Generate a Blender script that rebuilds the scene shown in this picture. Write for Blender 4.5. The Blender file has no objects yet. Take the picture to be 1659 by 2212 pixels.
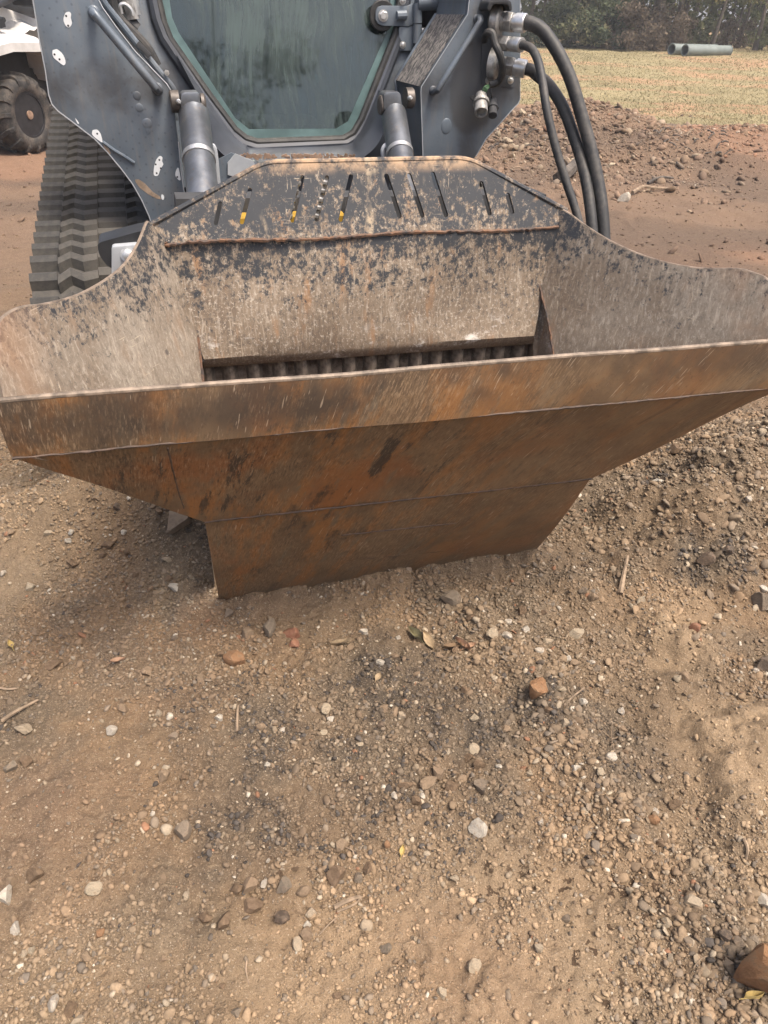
import bpy, bmesh, math, random
import numpy as np
from mathutils import Vector, Matrix
from mathutils.geometry import tessellate_polygon

random.seed(7)
SC = bpy.context.scene
COL = SC.collection
R = math.radians

# ------------------------------------------------------------------ camera, sky, sun, exposure
CAM_H = 1.65
PITCH, ROLL = R(34.69), R(1.9)
_cp, _sp = math.cos(PITCH), math.sin(PITCH)
FWD = np.array([0, _cp, -_sp]); _up0 = np.array([0, _sp, _cp]); _rt0 = np.array([1.0, 0, 0])
RT = math.cos(ROLL) * _rt0 + math.sin(ROLL) * _up0
UP = -math.sin(ROLL) * _rt0 + math.cos(ROLL) * _up0
CPOS = np.array([0, 0, CAM_H])
cam = bpy.data.cameras.new('camera'); camo = bpy.data.objects.new('camera', cam); COL.objects.link(camo)
camo.matrix_world = Matrix(((RT[0], UP[0], -FWD[0], 0), (RT[1], UP[1], -FWD[1], 0), (RT[2], UP[2], -FWD[2], CAM_H), (0, 0, 0, 1)))
cam.sensor_fit = 'HORIZONTAL'; cam.sensor_width = 36; cam.lens = 1534 / 1659 * 36
cam.clip_start = 0.05; cam.clip_end = 2000
SC.camera = camo

SUN_EL, SUN_AZ = R(66), R(128)          # azimuth clockwise from +Y: behind the camera, to its right
world = bpy.data.worlds.new('World'); SC.world = world; world.use_nodes = True
wn = world.node_tree
sky = wn.nodes.new('ShaderNodeTexSky'); sky.sky_type = 'NISHITA'; sky.sun_disc = False
sky.sun_elevation = SUN_EL; sky.sun_rotation = SUN_AZ; sky.air_density = 0.8; sky.dust_density = 7.0; sky.ozone_density = 0.3
bg = wn.nodes['Background']; bg.inputs['Strength'].default_value = 0.15
wn.links.new(sky.outputs[0], bg.inputs[0])
sun = bpy.data.lights.new('sun', 'SUN'); sun.energy = 1.8; sun.angle = R(13); sun.color = (1.0, 0.91, 0.79)
suno = bpy.data.objects.new('sun', sun); COL.objects.link(suno)
sd = Vector((math.sin(SUN_AZ) * math.cos(SUN_EL), math.cos(SUN_AZ) * math.cos(SUN_EL), math.sin(SUN_EL)))
suno.rotation_euler = (-sd).to_track_quat('-Z', 'Y').to_euler(); suno.location = (4, -6, 12)
SC.view_settings.view_transform = 'Standard'; SC.view_settings.look = 'None'
SC.view_settings.gamma = 1; SC.view_settings.use_curve_mapping = False
SC.view_settings.exposure = 1.14

# ------------------------------------------------------------------ measuring helpers
# The photograph was surveyed once: a sight line through a photo point meets a known plane
# of the machine (its own frame: x across, y to the rear, z up) or the ground.
YAW = R(17.5)
ORG = np.array([-0.022, 1.9675, 0.0])
RM = np.array([[math.cos(YAW), -math.sin(YAW), 0], [math.sin(YAW), math.cos(YAW), 0], [0, 0, 1.0]])
def ray(px, py): return FWD + (px - 829.5) / 1534 * RT - (py - 1106) / 1534 * UP
CM = RM.T @ (CPOS - ORG)
def on_plane(px, py, n, d):
    r = RM.T @ ray(px, py); n = np.asarray(n, float); t = (d - n @ CM) / (n @ r); return CM + t * r
def Y(px, py, y): return on_plane(px, py, (0, 1, 0), y)
def X(px, py, x): return on_plane(px, py, (1, 0, 0), x)
def Z(px, py, z): return on_plane(px, py, (0, 0, 1), z)
def m2w(P): return RM @ np.asarray(P, float) + ORG
def sm(a, b, x):
    t = np.clip((x - a) / (b - a), 0, 1); return t * t * (3 - 2 * t)
def macro(x, y):                                    # large shape of the land
    x = np.asarray(x, float); y = np.asarray(y, float)
    z = 1.0 * sm(16, 46, y) + 1.2 * sm(46, 120, y)
    z = z + 0.36 * np.exp(-(((x - 1.95) / .75) ** 2 + ((y - 2.60) / .50) ** 2))
    z = z + 0.36 * np.exp(-(((x + 0.92) / .45) ** 2 + ((y - 2.18) / .22) ** 2))      # dirt pushed up behind the bucket's left taper      # spoil heap beside the bucket
    z = z + 0.10 * np.exp(-(((x - 1.25) / .40) ** 2 + ((y - 2.25) / .25) ** 2))
    z = z + 0.75 * np.exp(-(((x - 2.9) / 1.7) ** 2 + ((y - 12.5) / 1.3) ** 2))       # rubble pile
    z = z + 0.35 * np.exp(-(((x - 4.3) / 1.0) ** 2 + ((y - 11.0) / .7) ** 2))
    z = z + 0.30 * np.exp(-(((x - 6.0) / 1.7) ** 2 + ((y - 13.6) / .8) ** 2))        # brush ridge before the grass
    z = z + 0.16 * np.exp(-(((x - 4.0) / 1.2) ** 2 + ((y - 15.6) / .8) ** 2))
    return z
def at(px, py):                                     # where a sight line meets the ground
    r = ray(px, py); t = 0.5; step = .02
    for _ in range(6000):
        p = CPOS + t * r
        if p[2] <= macro(p[0], p[1]): break
        t += step * max(1, t * .25)
    a, b = t - step * max(1, t * .25), t
    for _ in range(18):
        m = (a + b) / 2; p = CPOS + m * r
        if p[2] <= macro(p[0], p[1]): b = m
        else: a = m
    return CPOS + b * r

# ------------------------------------------------------------------ noise (numpy)
def _hash(ix, iy, s):
    h = (ix.astype(np.int64) * 374761393 + iy.astype(np.int64) * 668265263 + s * 974634777) & 0xffffffff
    h = ((h ^ (h >> 13)) * 1274126177) & 0xffffffff
    return ((h ^ (h >> 16)) & 0xffff) / 65535.0
def vnoise(x, y, s=0):
    ix = np.floor(x); iy = np.floor(y); fx = x - ix; fy = y - iy
    ux = fx * fx * fx * (fx * (fx * 6 - 15) + 10); uy = fy * fy * fy * (fy * (fy * 6 - 15) + 10)
    a = _hash(ix, iy, s); b = _hash(ix + 1, iy, s); c = _hash(ix, iy + 1, s); d = _hash(ix + 1, iy + 1, s)
    return (a + (b - a) * ux) * (1 - uy) + (c + (d - c) * ux) * uy
def fbm(x, y, f, o=4, s=0, g=.5):
    t = 0; a = 1; n = 0
    for k in range(o):
        c, q = math.cos(k * 1.1), math.sin(k * 1.1)
        t = t + a * vnoise((x * c - y * q) * f + 17.3 * k, (x * q + y * c) * f - 9.1 * k, s + k); n += a; a *= g; f *= 2.03
    return t / n

# ------------------------------------------------------------------ mesh builder
class MB:
    def __init__(s): s.v = []; s.f = []; s.c = None
    def add(s, v, f):
        b = len(s.v); s.v += [tuple(map(float, p)) for p in v]; s.f += [tuple(i + b for i in q) for q in f]; return s
    def box(s, c, d, rot=None):
        dx, dy, dz = d[0] / 2, d[1] / 2, d[2] / 2
        v = [Vector((x, y, z)) for x in (-dx, dx) for y in (-dy, dy) for z in (-dz, dz)]
        if rot is not None: v = [rot @ p for p in v]
        v = [p + Vector(c) for p in v]
        return s.add(v, [(0, 1, 3, 2), (4, 6, 7, 5), (0, 4, 5, 1), (2, 3, 7, 6), (0, 2, 6, 4), (1, 5, 7, 3)])
    def prism(s, pts, ext, holes=()):
        loops = [list(map(np.array, pts))] + [list(map(np.array, h)) for h in holes]
        tri = tessellate_polygon([[Vector(p) for p in l] for l in loops])
        flat = [p for l in loops for p in l]; n = len(flat); e = np.array(ext, float)
        v = flat + [p + e for p in flat]
        # consistent winding against the extrusion
        f = []
        for t in tri:
            a, b, c = (Vector(flat[i]) for i in t)
            if (b - a).cross(c - a).dot(Vector(e)) > 0: t = (t[0], t[2], t[1])
            f.append(tuple(t)); f.append((t[2] + n, t[1] + n, t[0] + n))
        o = 0
        for li, l in enumerate(loops):
            k = len(l)
            for i in range(k):
                j = (i + 1) % k; f.append((o + i, o + j, o + j + n, o + i + n))
            o += k
        return s.add(v, f)
    def tube(s, path, r, seg=10, caps=True, closed=False):
        P = [Vector(p) for p in path]; n = len(P); rr = r if hasattr(r, '__len__') else [r] * n
        rings = []; T0 = None; N = None
        for i, p in enumerate(P):
            a = P[(i - 1) % n] if closed or i > 0 else p; b = P[(i + 1) % n] if closed or i < n - 1 else p
            T = (b - a).normalized() if (b - a).length > 1e-9 else Vector((0, 0, 1))
            if N is None:
                N = T.orthogonal().normalized()
            else:
                N = (N - T * N.dot(T)); N = N.normalized() if N.length > 1e-6 else T.orthogonal().normalized()
            B = T.cross(N)
            rings.append([p + (N * math.cos(2 * math.pi * k / seg) + B * math.sin(2 * math.pi * k / seg)) * rr[i] for k in range(seg)])
        v = [q for r_ in rings for q in r_]; f = []
        for i in range(n if closed else n - 1):
            j = (i + 1) % n
            for k in range(seg):
                l = (k + 1) % seg; f.append((i * seg + k, i * seg + l, j * seg + l, j * seg + k))
        if caps and not closed:
            f.append(tuple(range(seg))[::-1]); f.append(tuple((n - 1) * seg + k for k in range(seg)))
        return s.add(v, f)
    def lathe(s, base, axis, prof, seg=20, phase=0.0):            # prof: (along, radius)
        base = Vector(base); A = Vector(axis).normalized(); N = A.orthogonal().normalized(); B = A.cross(N)
        v = []; f = []
        for (h, r) in prof:
            for k in range(seg):
                t = 2 * math.pi * k / seg + phase; v.append(base + A * h + (N * math.cos(t) + B * math.sin(t)) * r)
        for i in range(len(prof) - 1):
            for k in range(seg):
                l = (k + 1) % seg; f.append((i * seg + k, i * seg + l, (i + 1) * seg + l, (i + 1) * seg + k))
        f.append(tuple(range(seg))[::-1]); m = (len(prof) - 1) * seg; f.append(tuple(m + k for k in range(seg)))
        return s.add(v, f)
    def loft(s, rows, closed=False):
        n = len(rows[0]); v = [p for r_ in rows for p in r_]; f = []
        for i in range(len(rows) - 1):
            for k in range(n if closed else n - 1):
                l = (k + 1) % n; f.append((i * n + k, i * n + l, (i + 1) * n + l, (i + 1) * n + k))
        return s.add(v, f)

def smooth_path(P, n=6):                           # Catmull-Rom through the points
    P = [np.array(p, float) for p in P]; out = []
    for i in range(len(P) - 1):
        a = P[max(i - 1, 0)]; b = P[i]; c = P[i + 1]; d = P[min(i + 2, len(P) - 1)]
        for k in range(n):
            t = k / n
            out.append(.5 * ((2 * b) + (-a + c) * t + (2 * a - 5 * b + 4 * c - d) * t * t + (-a + 3 * b - 3 * c + d) * t ** 3))
    out.append(P[-1]); return out
def rounded(P, r, n=4):                            # round the corners of a closed or open outline
    P = [np.array(p, float) for p in P]; out = []
    for i in range(len(P)):
        a, b, c = P[i - 1], P[i], P[(i + 1) % len(P)]
        la, lc = np.linalg.norm(a - b), np.linalg.norm(c - b); q = min(r, la * .45, lc * .45)
        s0 = b + (a - b) / la * q; s1 = b + (c - b) / lc * q
        for k in range(n + 1):
            t = k / n; out.append((1 - t) ** 2 * s0 + 2 * t * (1 - t) * b + t * t * s1)
    return out

def finish(me, angle=35, smooth=True):
    if smooth:
        me.polygons.foreach_set('use_smooth', [True] * len(me.polygons))
        me.set_sharp_from_angle(angle=R(angle))
    me.update()
def recalc(me):
    bm = bmesh.new(); bm.from_mesh(me); bmesh.ops.recalc_face_normals(bm, faces=bm.faces); bm.to_mesh(me); bm.free()
def mesh_from(name, mb, mat=None, off=(0, 0, 0), bevel=0, angle=35, smooth=True, fix=True):
    me = bpy.data.meshes.new(name)
    me.from_pydata([(p[0] - off[0], p[1] - off[1], p[2] - off[2]) for p in mb.v], [], mb.f)
    if fix or bevel:
        bm = bmesh.new(); bm.from_mesh(me)
        bmesh.ops.recalc_face_normals(bm, faces=bm.faces)
        if bevel:
            bmesh.ops.dissolve_limit(bm, angle_limit=R(1), verts=bm.verts, edges=bm.edges)
            ed = [e for e in bm.edges if len(e.link_faces) == 2 and e.calc_face_angle(0) > R(38)]
            try: bmesh.ops.bevel(bm, geom=ed, offset=bevel, segments=2, profile=.6, affect='EDGES', clamp_overlap=True)
            except Exception: pass
        bm.to_mesh(me); bm.free()
    if mat: me.materials.append(mat)
    finish(me, angle, smooth)
    return me
def tag(o, label=None, cat=None, group=None, kind=None):
    if label: o['label'] = label
    if cat: o['category'] = cat
    if group: o['group'] = group
    if kind: o['kind'] = kind
    return o
class Thing:                                       # an Empty that parents parts; frame 'm' = machine frame
    def __init__(s, name, label, cat, base, frame='m', rz=0.0, group=None):
        s.base = np.array(base, float); s.o = bpy.data.objects.new(name, None); COL.objects.link(s.o)
        s.o.empty_display_size = .1
        if frame == 'm':
            s.o.location = m2w(base); s.o.rotation_euler = (0, 0, YAW)
        else:
            s.o.location = base; s.o.rotation_euler = (0, 0, rz); s.base = np.zeros(3)
        tag(s.o, label, cat, group)
    def part(s, name, mb, mat, parent=None, bevel=0, label=None, angle=35, smooth=True, kind=None):
        me = mesh_from(name, mb, mat, s.base, bevel, angle, smooth)
        o = bpy.data.objects.new(name, me); COL.objects.link(o); o.parent = parent or s.o
        tag(o, label, None, None, kind); return o
def copy_tree(o, parent=None):
    c = o.copy(); COL.objects.link(c); c.parent = parent
    for ch in list(o.children): copy_tree(ch, c)
    return c
# ------------------------------------------------------------------ materials
class NT:
    def __init__(s, name, rough=.6, metal=0.0):
        s.m = bpy.data.materials.new(name); s.m.use_nodes = True; s.t = s.m.node_tree
        s.b = s.t.nodes['Principled BSDF']; s.b.inputs['Roughness'].default_value = rough; s.b.inputs['Metallic'].default_value = metal
        s._co = None
    def n(s, t, **k):
        q = s.t.nodes.new(t)
        for a, b in k.items(): setattr(q, a, b)
        return q
    def n_add(s, c, k):                            # bend coordinates a little
        q = s.n('ShaderNodeVectorMath', operation='MULTIPLY_ADD'); s.put(q.inputs[0], s.noise(c, 6, 3, .5, 0, True)); q.inputs[1].default_value = (k, k, k); s.put(q.inputs[2], c); return q.outputs[0]
    def put(s, sock, v):
        if hasattr(v, 'is_output') or isinstance(v, bpy.types.NodeSocket): s.t.links.new(v, sock)
        else: sock.default_value = v
    def co(s, which='Object'):
        if s._co is None: s._co = s.n('ShaderNodeTexCoord')
        return s._co.outputs[which]
    def pos(s): return s.n('ShaderNodeNewGeometry').outputs['Position']
    def map(s, vec, scale=(1, 1, 1), rot=(0, 0, 0), loc=(0, 0, 0)):
        q = s.n('ShaderNodeMapping'); s.put(q.inputs[0], vec); q.inputs['Scale'].default_value = scale
        q.inputs['Rotation'].default_value = rot; q.inputs['Location'].default_value = loc; return q.outputs[0]
    def noise(s, vec, scale, detail=4, rough=.55, dist=0.0, col=False):
        q = s.n('ShaderNodeTexNoise'); s.put(q.inputs['Vector'], vec); q.inputs['Scale'].default_value = scale
        q.inputs['Detail'].default_value = detail; q.inputs['Roughness'].default_value = rough; q.inputs['Distortion'].default_value = dist
        return q.outputs['Color' if col else 'Fac']
    def voro(s, vec, scale, out='Distance', feature='F1', rnd=1.0):
        q = s.n('ShaderNodeTexVoronoi', feature=feature); s.put(q.inputs['Vector'], vec); q.inputs['Scale'].default_value = scale
        q.inputs['Randomness'].default_value = rnd; return q.outputs[out]
    def step(s, v, a, b):                          # smoothstep a..b -> 0..1
        q = s.n('ShaderNodeMapRange', interpolation_type='SMOOTHSTEP'); s.put(q.inputs['Value'], v)
        q.inputs['From Min'].default_value = a; q.inputs['From Max'].default_value = b; return q.outputs[0]
    def lin(s, v, a, b, c=0., d=1.):
        q = s.n('ShaderNodeMapRange'); s.put(q.inputs['Value'], v)
        for nme, w in (('From Min', a), ('From Max', b), ('To Min', c), ('To Max', d)): q.inputs[nme].default_value = w
        return q.outputs[0]
    def math(s, op, a, b=None, clamp=False):
        q = s.n('ShaderNodeMath', operation=op, use_clamp=clamp); s.put(q.inputs[0], a)
        if b is not None: s.put(q.inputs[1], b)
        return q.outputs[0]
    def mul(s, a, b): return s.math('MULTIPLY', a, b)
    def addf(s, a, b): return s.math('ADD', a, b)
    def mix(s, f, a, b, mode='MIX'):
        q = s.n('ShaderNodeMix', data_type='RGBA', blend_type=mode, clamp_factor=True)
        s.put(q.inputs[0], f)
        for i, v in ((6, a), (7, b)):
            if isinstance(v, tuple): v = (*v, 1) if len(v) == 3 else v
            s.put(q.inputs[i], v)
        return q.outputs[2]
    def mixf(s, f, a, b):
        q = s.n('ShaderNodeMix', data_type='FLOAT', clamp_factor=True); s.put(q.inputs[0], f); s.put(q.inputs[2], a); s.put(q.inputs[3], b); return q.outputs[0]
    def xyz(s, vec):
        q = s.n('ShaderNodeSeparateXYZ'); s.put(q.inputs[0], vec); return q.outputs
    def attr(s, name, out='Color'):
        q = s.n('ShaderNodeAttribute', attribute_name=name); return q.outputs[out]
    def color(s, v):
        if isinstance(v, tuple): v = (*v, 1)
        s.put(s.b.inputs['Base Color'], v)
    def set(s, name, v): s.put(s.b.inputs[name], v)
    def bump(s, h, strength=.5, dist=.01, base=None):
        q = s.n('ShaderNodeBump'); q.inputs['Strength'].default_value = strength; q.inputs['Distance'].default_value = dist
        s.put(q.inputs['Height'], h)
        if base is not None: s.t.links.new(base, q.inputs['Normal'])
        s.t.links.new(q.outputs[0], s.b.inputs['Normal']); return q.outputs[0]

def m_plain(name, col, rough=.6, metal=0., var=.25, scale=14, bump=0.0, bscale=60, dist=.004):
    t = NT(name, rough, metal); c = t.co()
    a = t.noise(c, scale, 5, .6)
    lo = tuple(x * (1 - var) for x in col); hi = tuple(min(1, x * (1 + var)) for x in col)
    t.color(t.mix(t.step(a, .3, .7), lo, hi))
    if bump: t.bump(t.noise(c, bscale, 4, .6), bump, dist)
    return t.m

DUST = (.33, .25, .18)
def m_paint():                                     # slate grey machine paint with a perforation dot pattern
    t = NT('slate_paint', .42); c = t.co(); s = t.xyz(c)
    d = t.noise(c, 5, 5, .6); col = t.mix(t.step(d, .3, .7), (.094, .117, .143), (.130, .156, .184))
    # dot grid (rows offset), fading in and out
    u = t.mul(s[0], 33.0); v = t.mul(s[2], 33.0)
    ur = t.addf(t.mul(u, .8), t.mul(v, .6)); vr = t.addf(t.mul(u, -.6), t.mul(v, .8))
    fu = t.math('SUBTRACT', t.math('FRACT', ur), .5); fv = t.math('SUBTRACT', t.math('FRACT', vr), .5)
    r2 = t.math('SQRT', t.addf(t.mul(fu, fu), t.mul(fv, fv)))
    r2 = t.addf(r2, t.mul(t.math('SUBTRACT', t.noise(c, 90, 2), .5), .12))
    dot = t.math('SUBTRACT', 1.0, t.step(r2, .06, .16))
    dot = t.mul(dot, t.step(t.noise(c, 4.5, 3), .38, .6))
    left = t.math('LESS_THAN', s[0], -.2); dot = t.mul(dot, t.mixf(left, .35, 1.0))
    col = t.mix(t.mul(dot, .45), col, (.035, .042, .055))
    # streaky dirt and fine chips
    st = t.noise(t.map(c, (30, 30, 3)), 1.2, 5, .65); col = t.mix(t.mul(t.step(st, .50, .72), .38), col, (.19, .175, .155)); col = t.mix(t.mul(t.step(t.noise(c, 2.6, 6, .7), .48, .66), .3), col, (.20, .19, .175))
    sp = t.noise(c, 160, 3, .7); col = t.mix(t.mul(t.step(sp, .70, .76), .7), col, (.42, .43, .44))
    # oil stain that ran down below the open connectors
    px = t.lin(s[0], .54, .73, -1, 1); pz = t.lin(s[2], 1.29, 1.60, -1, 1)
    w = t.noise(c, 9, 4, .6, .4); rr = t.addf(t.addf(t.mul(px, px), t.mul(pz, pz)), t.mul(w, 1.0))
    oil = t.math('SUBTRACT', 1.0, t.step(rr, 1.35, 1.85)); col = t.mix(t.mul(oil, .72), col, (.045, .042, .042))
    t.color(col); t.set('Roughness', t.mixf(t.step(d, .3, .7), .36, .55)); t.set('Metallic', .15)
    t.bump(t.noise(c, 120, 3, .6), .10, .002); return t.m

def m_bucket_front():                              # bare, rust-stained, scratched steel
    t = NT('scratched_rusty_steel', .5, .25); c = t.co(); s = t.xyz(c)
    wob = t.noise(c, 2.2, 3, .5)
    slope = t.lin(s[0], -1.0, 1.0)                 # scratches run upright on one side, slanted on the other
    a = t.addf(s[0], t.mul(t.mul(s[2], -.62), slope)); a = t.addf(a, t.mul(wob, .012))
    cmb = t.n('ShaderNodeCombineXYZ'); t.put(cmb.inputs[0], a); t.put(cmb.inputs[1], t.mul(s[2], 1.0)); t.put(cmb.inputs[2], 0.0); q = cmb.outputs[0]
    s1 = t.noise(t.map(q, (38, 4.5, 1)), 1, 6, .68)
    s2 = t.noise(t.map(q, (120, 15, 1), loc=(3, 1, 0)), 1, 5, .7)
    s3 = t.noise(t.map(q, (190, 9, 1), loc=(9, 4, 0)), 1, 3, .6)
    s4 = t.noise(t.map(q, (17, 3.4, 1), loc=(31, 7, 0)), 1, 7, .72)
    bl = t.noise(c, 3.1, 5, .6, .3); bl2 = t.noise(t.map(c, (1, 1, 1), loc=(5, 2, 8)), 6.5, 6, .65)
    right = t.step(s[0], -.15, .45); v1 = t.noise(t.map(q, (11, 2.6, 1), loc=(7, 3, 0)), 1, 7, .72); v2 = t.noise(t.map(q, (24, 5.0, 1), loc=(17, 5, 0)), 1, 6, .7)
    col = t.mix(t.step(bl2, .35, .65), (.128, .082, .046), (.190, .125, .070))
    col = t.mix(t.mul(t.step(v1, .46, .60), t.mixf(right, .8, .25)), col, (.285, .125, .036))           # orange rust running down
    col = t.mix(t.mul(t.step(bl, .50, .64), t.mixf(right, .7, .3)), col, (.24, .095, .032))
    col = t.mix(t.mul(t.step(v2, .55, .66), t.mixf(right, .65, .3)), col, (.135, .120, .088))           # greyer scoured streaks
    dark = t.mul(t.mul(t.step(s4, .535, .60), t.mul(t.step(bl2, .38, .5), t.mul(t.step(s[2], .50, .62), t.math('SUBTRACT', 1.0, t.step(s[2], .88, .93))))), t.math('SUBTRACT', 1.0, t.mul(right, .55))); col = t.mix(t.mul(dark, .88), col, (.026, .023, .020))
    col = t.mix(t.mul(t.mul(t.step(t.noise(t.map(q, (9, 3.5, 1), loc=(2, 8, 0)), 1, 7, .72), .56, .63), .7), t.math('SUBTRACT', 1.0, right)), col, (.040, .030, .022))
    band = t.mul(t.step(s[2], .87, .95), t.step(t.noise(c, 4, 4, .6), .36, .58)); col = t.mix(t.mul(band, t.mixf(right, .85, .68)), col, (.052, .038, .028))
    grey = t.mul(t.math('SUBTRACT', 1.0, t.step(s[2], .05, .16)), .55); col = t.mix(grey, col, (.165, .118, .076))
    amp = t.mul(t.step(t.noise(t.map(c, (1, 1, 1), loc=(8, 1, 4)), 3.4, 4, .6), .34, .62), t.mixf(right, 1.0, .75))
    s5 = t.noise(t.map(q, (300, 42, 1), loc=(2, 9, 0)), 1, 4, .75)
    col = t.mix(t.mul(t.mul(t.step(s5, .53, .62), amp), .5), col, (.36, .26, .165)); col = t.mix(t.mul(t.mul(t.step(s5, .47, .39), amp), .6), col, (.042, .028, .017))
    col = t.mix(t.mul(t.mul(t.step(s2, .53, .63), amp), .35), col, (.31, .21, .125))
    s6 = t.noise(t.map(q, (230, 17, 1), rot=(0, 0, R(5)), loc=(12, 2, 0)), 1, 2, .5)
    scr = t.mul(t.step(s6, .655, .70), t.step(t.noise(c, 6, 4, .6), .40, .56)); col = t.mix(t.mul(scr, .5), col, (.46, .37, .27))
    ch = t.step(t.noise(c, 15, 7, .8), .70, .735); col = t.mix(t.mul(ch, .8), col, (.56, .50, .42))
    pit = t.noise(c, 95, 4, .7); col = t.mix(t.mul(t.step(pit, .58, .68), .4), col, (.05, .03, .02))
    t.color(col); t.set('Roughness', t.mixf(s2, .42, .68))
    t.bump(t.addf(t.mul(s2, .6), t.mul(pit, .5)), .22, .003); return t.m

def m_worn(name, kind):                            # black paint worn through to dusty, scratched steel
    t = NT(name, .6, .1); c = t.co(); s = t.xyz(c)
    n1 = t.noise(c, 5.5, 9, .72, .25); n2 = t.noise(t.map(c, (70, 70, 16)), 1, 6, .72); n3 = t.noise(c, 42, 6, .78, .4)
    n4 = t.noise(c, 17, 8, .75, .3)
    if kind == 'wing':
        cov = t.lin(s[2], .92, 1.19, -.085, .022); ax = t.math('ABSOLUTE', s[0])
        cov = t.addf(cov, t.lin(ax, .56, .92, .008, -.022))
    elif kind == 'back': cov = t.lin(s[2], .84, 1.17, -.12, .045)
    else: cov = t.lin(s[2], 1.14, 1.34, .012, .058)
    n5 = t.noise(t.map(c, (85, 85, 55)), 1, 6, .8); p = t.addf(t.addf(t.mul(n1, .18), t.mul(n3, .34)), t.addf(t.addf(t.mul(n4, .18), t.mul(n5, .30)), cov)); paint = t.step(p, .475, .535)
    d = t.mix(t.step(t.noise(c, 3.2, 6, .65), .32, .68), (.135, .098, .066), (.245, .190, .135) if kind != 'wing' else (.240, .205, .162))
    d = t.mix(t.mul(t.step(n2, .52, .70), .45), d, (.42, .36, .28)); d = t.mix(t.mul(t.step(n5, .50, .60), .6 if kind != 'wing' else .34), d, (.075, .060, .048)); n6 = t.noise(t.map(c, (1, 1, 1), loc=(4, 7, 2)), 125, 5, .8); d = t.mix(t.mul(t.step(n6, .54, .62), .6 if kind != 'wing' else .2), d, (.50, .44, .36)); s7 = t.noise(t.map(t.n_add(c, .05), (150, 90, 14), rot=(0, R(28), 0)), 1, 4, .7); d = t.mix(t.mul(t.step(s7, .54, .66), .35), d, (.46, .41, .34)); d = t.mix(t.mul(t.step(s7, .46, .36), .4), d, (.10, .082, .065))
    rust = t.mul(t.step(t.noise(t.map(c, (22, 22, 4)), 1, 5, .65), .55, .72), .6 if kind != 'wing' else .16); d = t.mix(rust, d, (.30, .15, .06))
    low = t.math('SUBTRACT', 1.0, t.step(s[2], .80, .90)) if kind == 'back' else 0.0
    if kind == 'back': d = t.mix(t.mul(low, t.mixf(n4, .2, .9)), d, (.20, .145, .10))
    col = t.mix(paint, d, t.mix(n1, (.014, .016, .019), (.036, .040, .046)))
    # scratches in two directions and flecks of bare bright metal
    sa = t.noise(t.map(t.n_add(c, .02), (12, 12, 240), rot=(0, R(57), 0)), 1, 3, .6); sb = t.noise(t.map(t.n_add(c, .03), (230, 60, 9), rot=(0, R(-18), 0)), 1, 3, .6)
    scr = t.mul(t.math('MAXIMUM', t.step(sa, .65, .70), t.step(sb, .62, .69)), t.step(t.noise(t.map(c, (1, 1, 1), loc=(1, 5, 3)), 7, 4, .6), .46, .60)); col = t.mix(t.mul(scr, .6), col, (.42, .35, .26))
    fl = t.step(t.noise(c, 105, 5, .78), .64, .67); col = t.mix(t.mul(fl, .7), col, (.50, .44, .36))
    if kind == 'wing':
        dr = t.voro(t.map(c, (1, 1, .75)), 11.0); dk = t.mul(t.math('SUBTRACT', 1.0, t.step(dr, .05, .09)), t.step(t.noise(c, 1.7, 2), .5, .56)); col = t.mix(t.mul(dk, .8), col, (.06, .05, .045))
        ends = t.mul(t.step(t.math('ABSOLUTE', s[0]), .80, .92), t.step(t.noise(c, 6, 4), .4, .6)); col = t.mix(t.mul(ends, .5), col, (.33, .20, .12))
    if kind == 'back':
        wh = t.mul(t.math('SUBTRACT', 1.0, t.step(t.math('ABSOLUTE', t.math('SUBTRACT', s[2], .865)), .01, .07)), t.step(t.noise(t.map(c, (5, 5, 9)), 1, 8, .75), .53, .60)); col = t.mix(t.mul(wh, .75), col, (.66, .63, .58))
    if kind == 'guard':
        e = t.mul(t.step(s[2], 1.302, 1.338), t.step(t.noise(c, 20, 6, .7), .36, .6)); col = t.mix(t.mul(e, .85), col, t.mix(n3, (.33, .17, .07), (.55, .42, .28)))
        vb = t.mul(t.step(t.noise(t.map(c, (16, 16, 1.2)), 1, 3, .5), .58, .68), t.step(n3, .42, .54)); col = t.mix(t.mul(vb, .75), col, (.42, .33, .22))
    t.color(col); t.set('Roughness', t.mixf(paint, .7, .55))
    t.bump(t.addf(t.mul(paint, .4), t.mul(n3, .5)), .18, .002); return t.m

def m_weld():
    t = NT('rusty_weld', .75); c = t.co()
    n = t.noise(c, 30, 6, .7); t.color(t.mix(t.step(n, .35, .65), (.032, .028, .027), (.145, .075, .040)))
    t.bump(t.noise(t.map(c, (1, 1, 1)), 110, 4, .7), .6, .004); return t.m
def m_steel(name='worn_cylinder_steel', base=(.21, .225, .245)):
    t = NT(name, .30, .75); c = t.co()
    n = t.noise(c, 7, 6, .65); st = t.noise(t.map(c, (26, 26, 3)), 1, 5, .65)
    col = t.mix(t.step(n, .35, .65), tuple(x * .62 for x in base), base)
    col = t.mix(t.mul(t.step(st, .5, .75), .5), col, (.30, .27, .23))
    col = t.mix(t.mul(t.step(t.noise(c, 60, 5, .75), .62, .68), .6), col, (.24, .14, .07))
    t.color(col); t.set('Roughness', t.mixf(n, .25, .5)); return t.m
def m_rubber(name, a=(.018, .019, .020), b=(.062, .056, .049), rough=.6):
    t = NT(name, rough); c = t.co()
    n = t.noise(c, 9, 6, .68); n2 = t.noise(c, 55, 5, .7)
    col = t.mix(t.step(t.addf(t.mul(n, .65), t.mul(n2, .35)), .42, .64), a, b); t.color(col)
    t.bump(n2, .25, .002); return t.m
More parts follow.
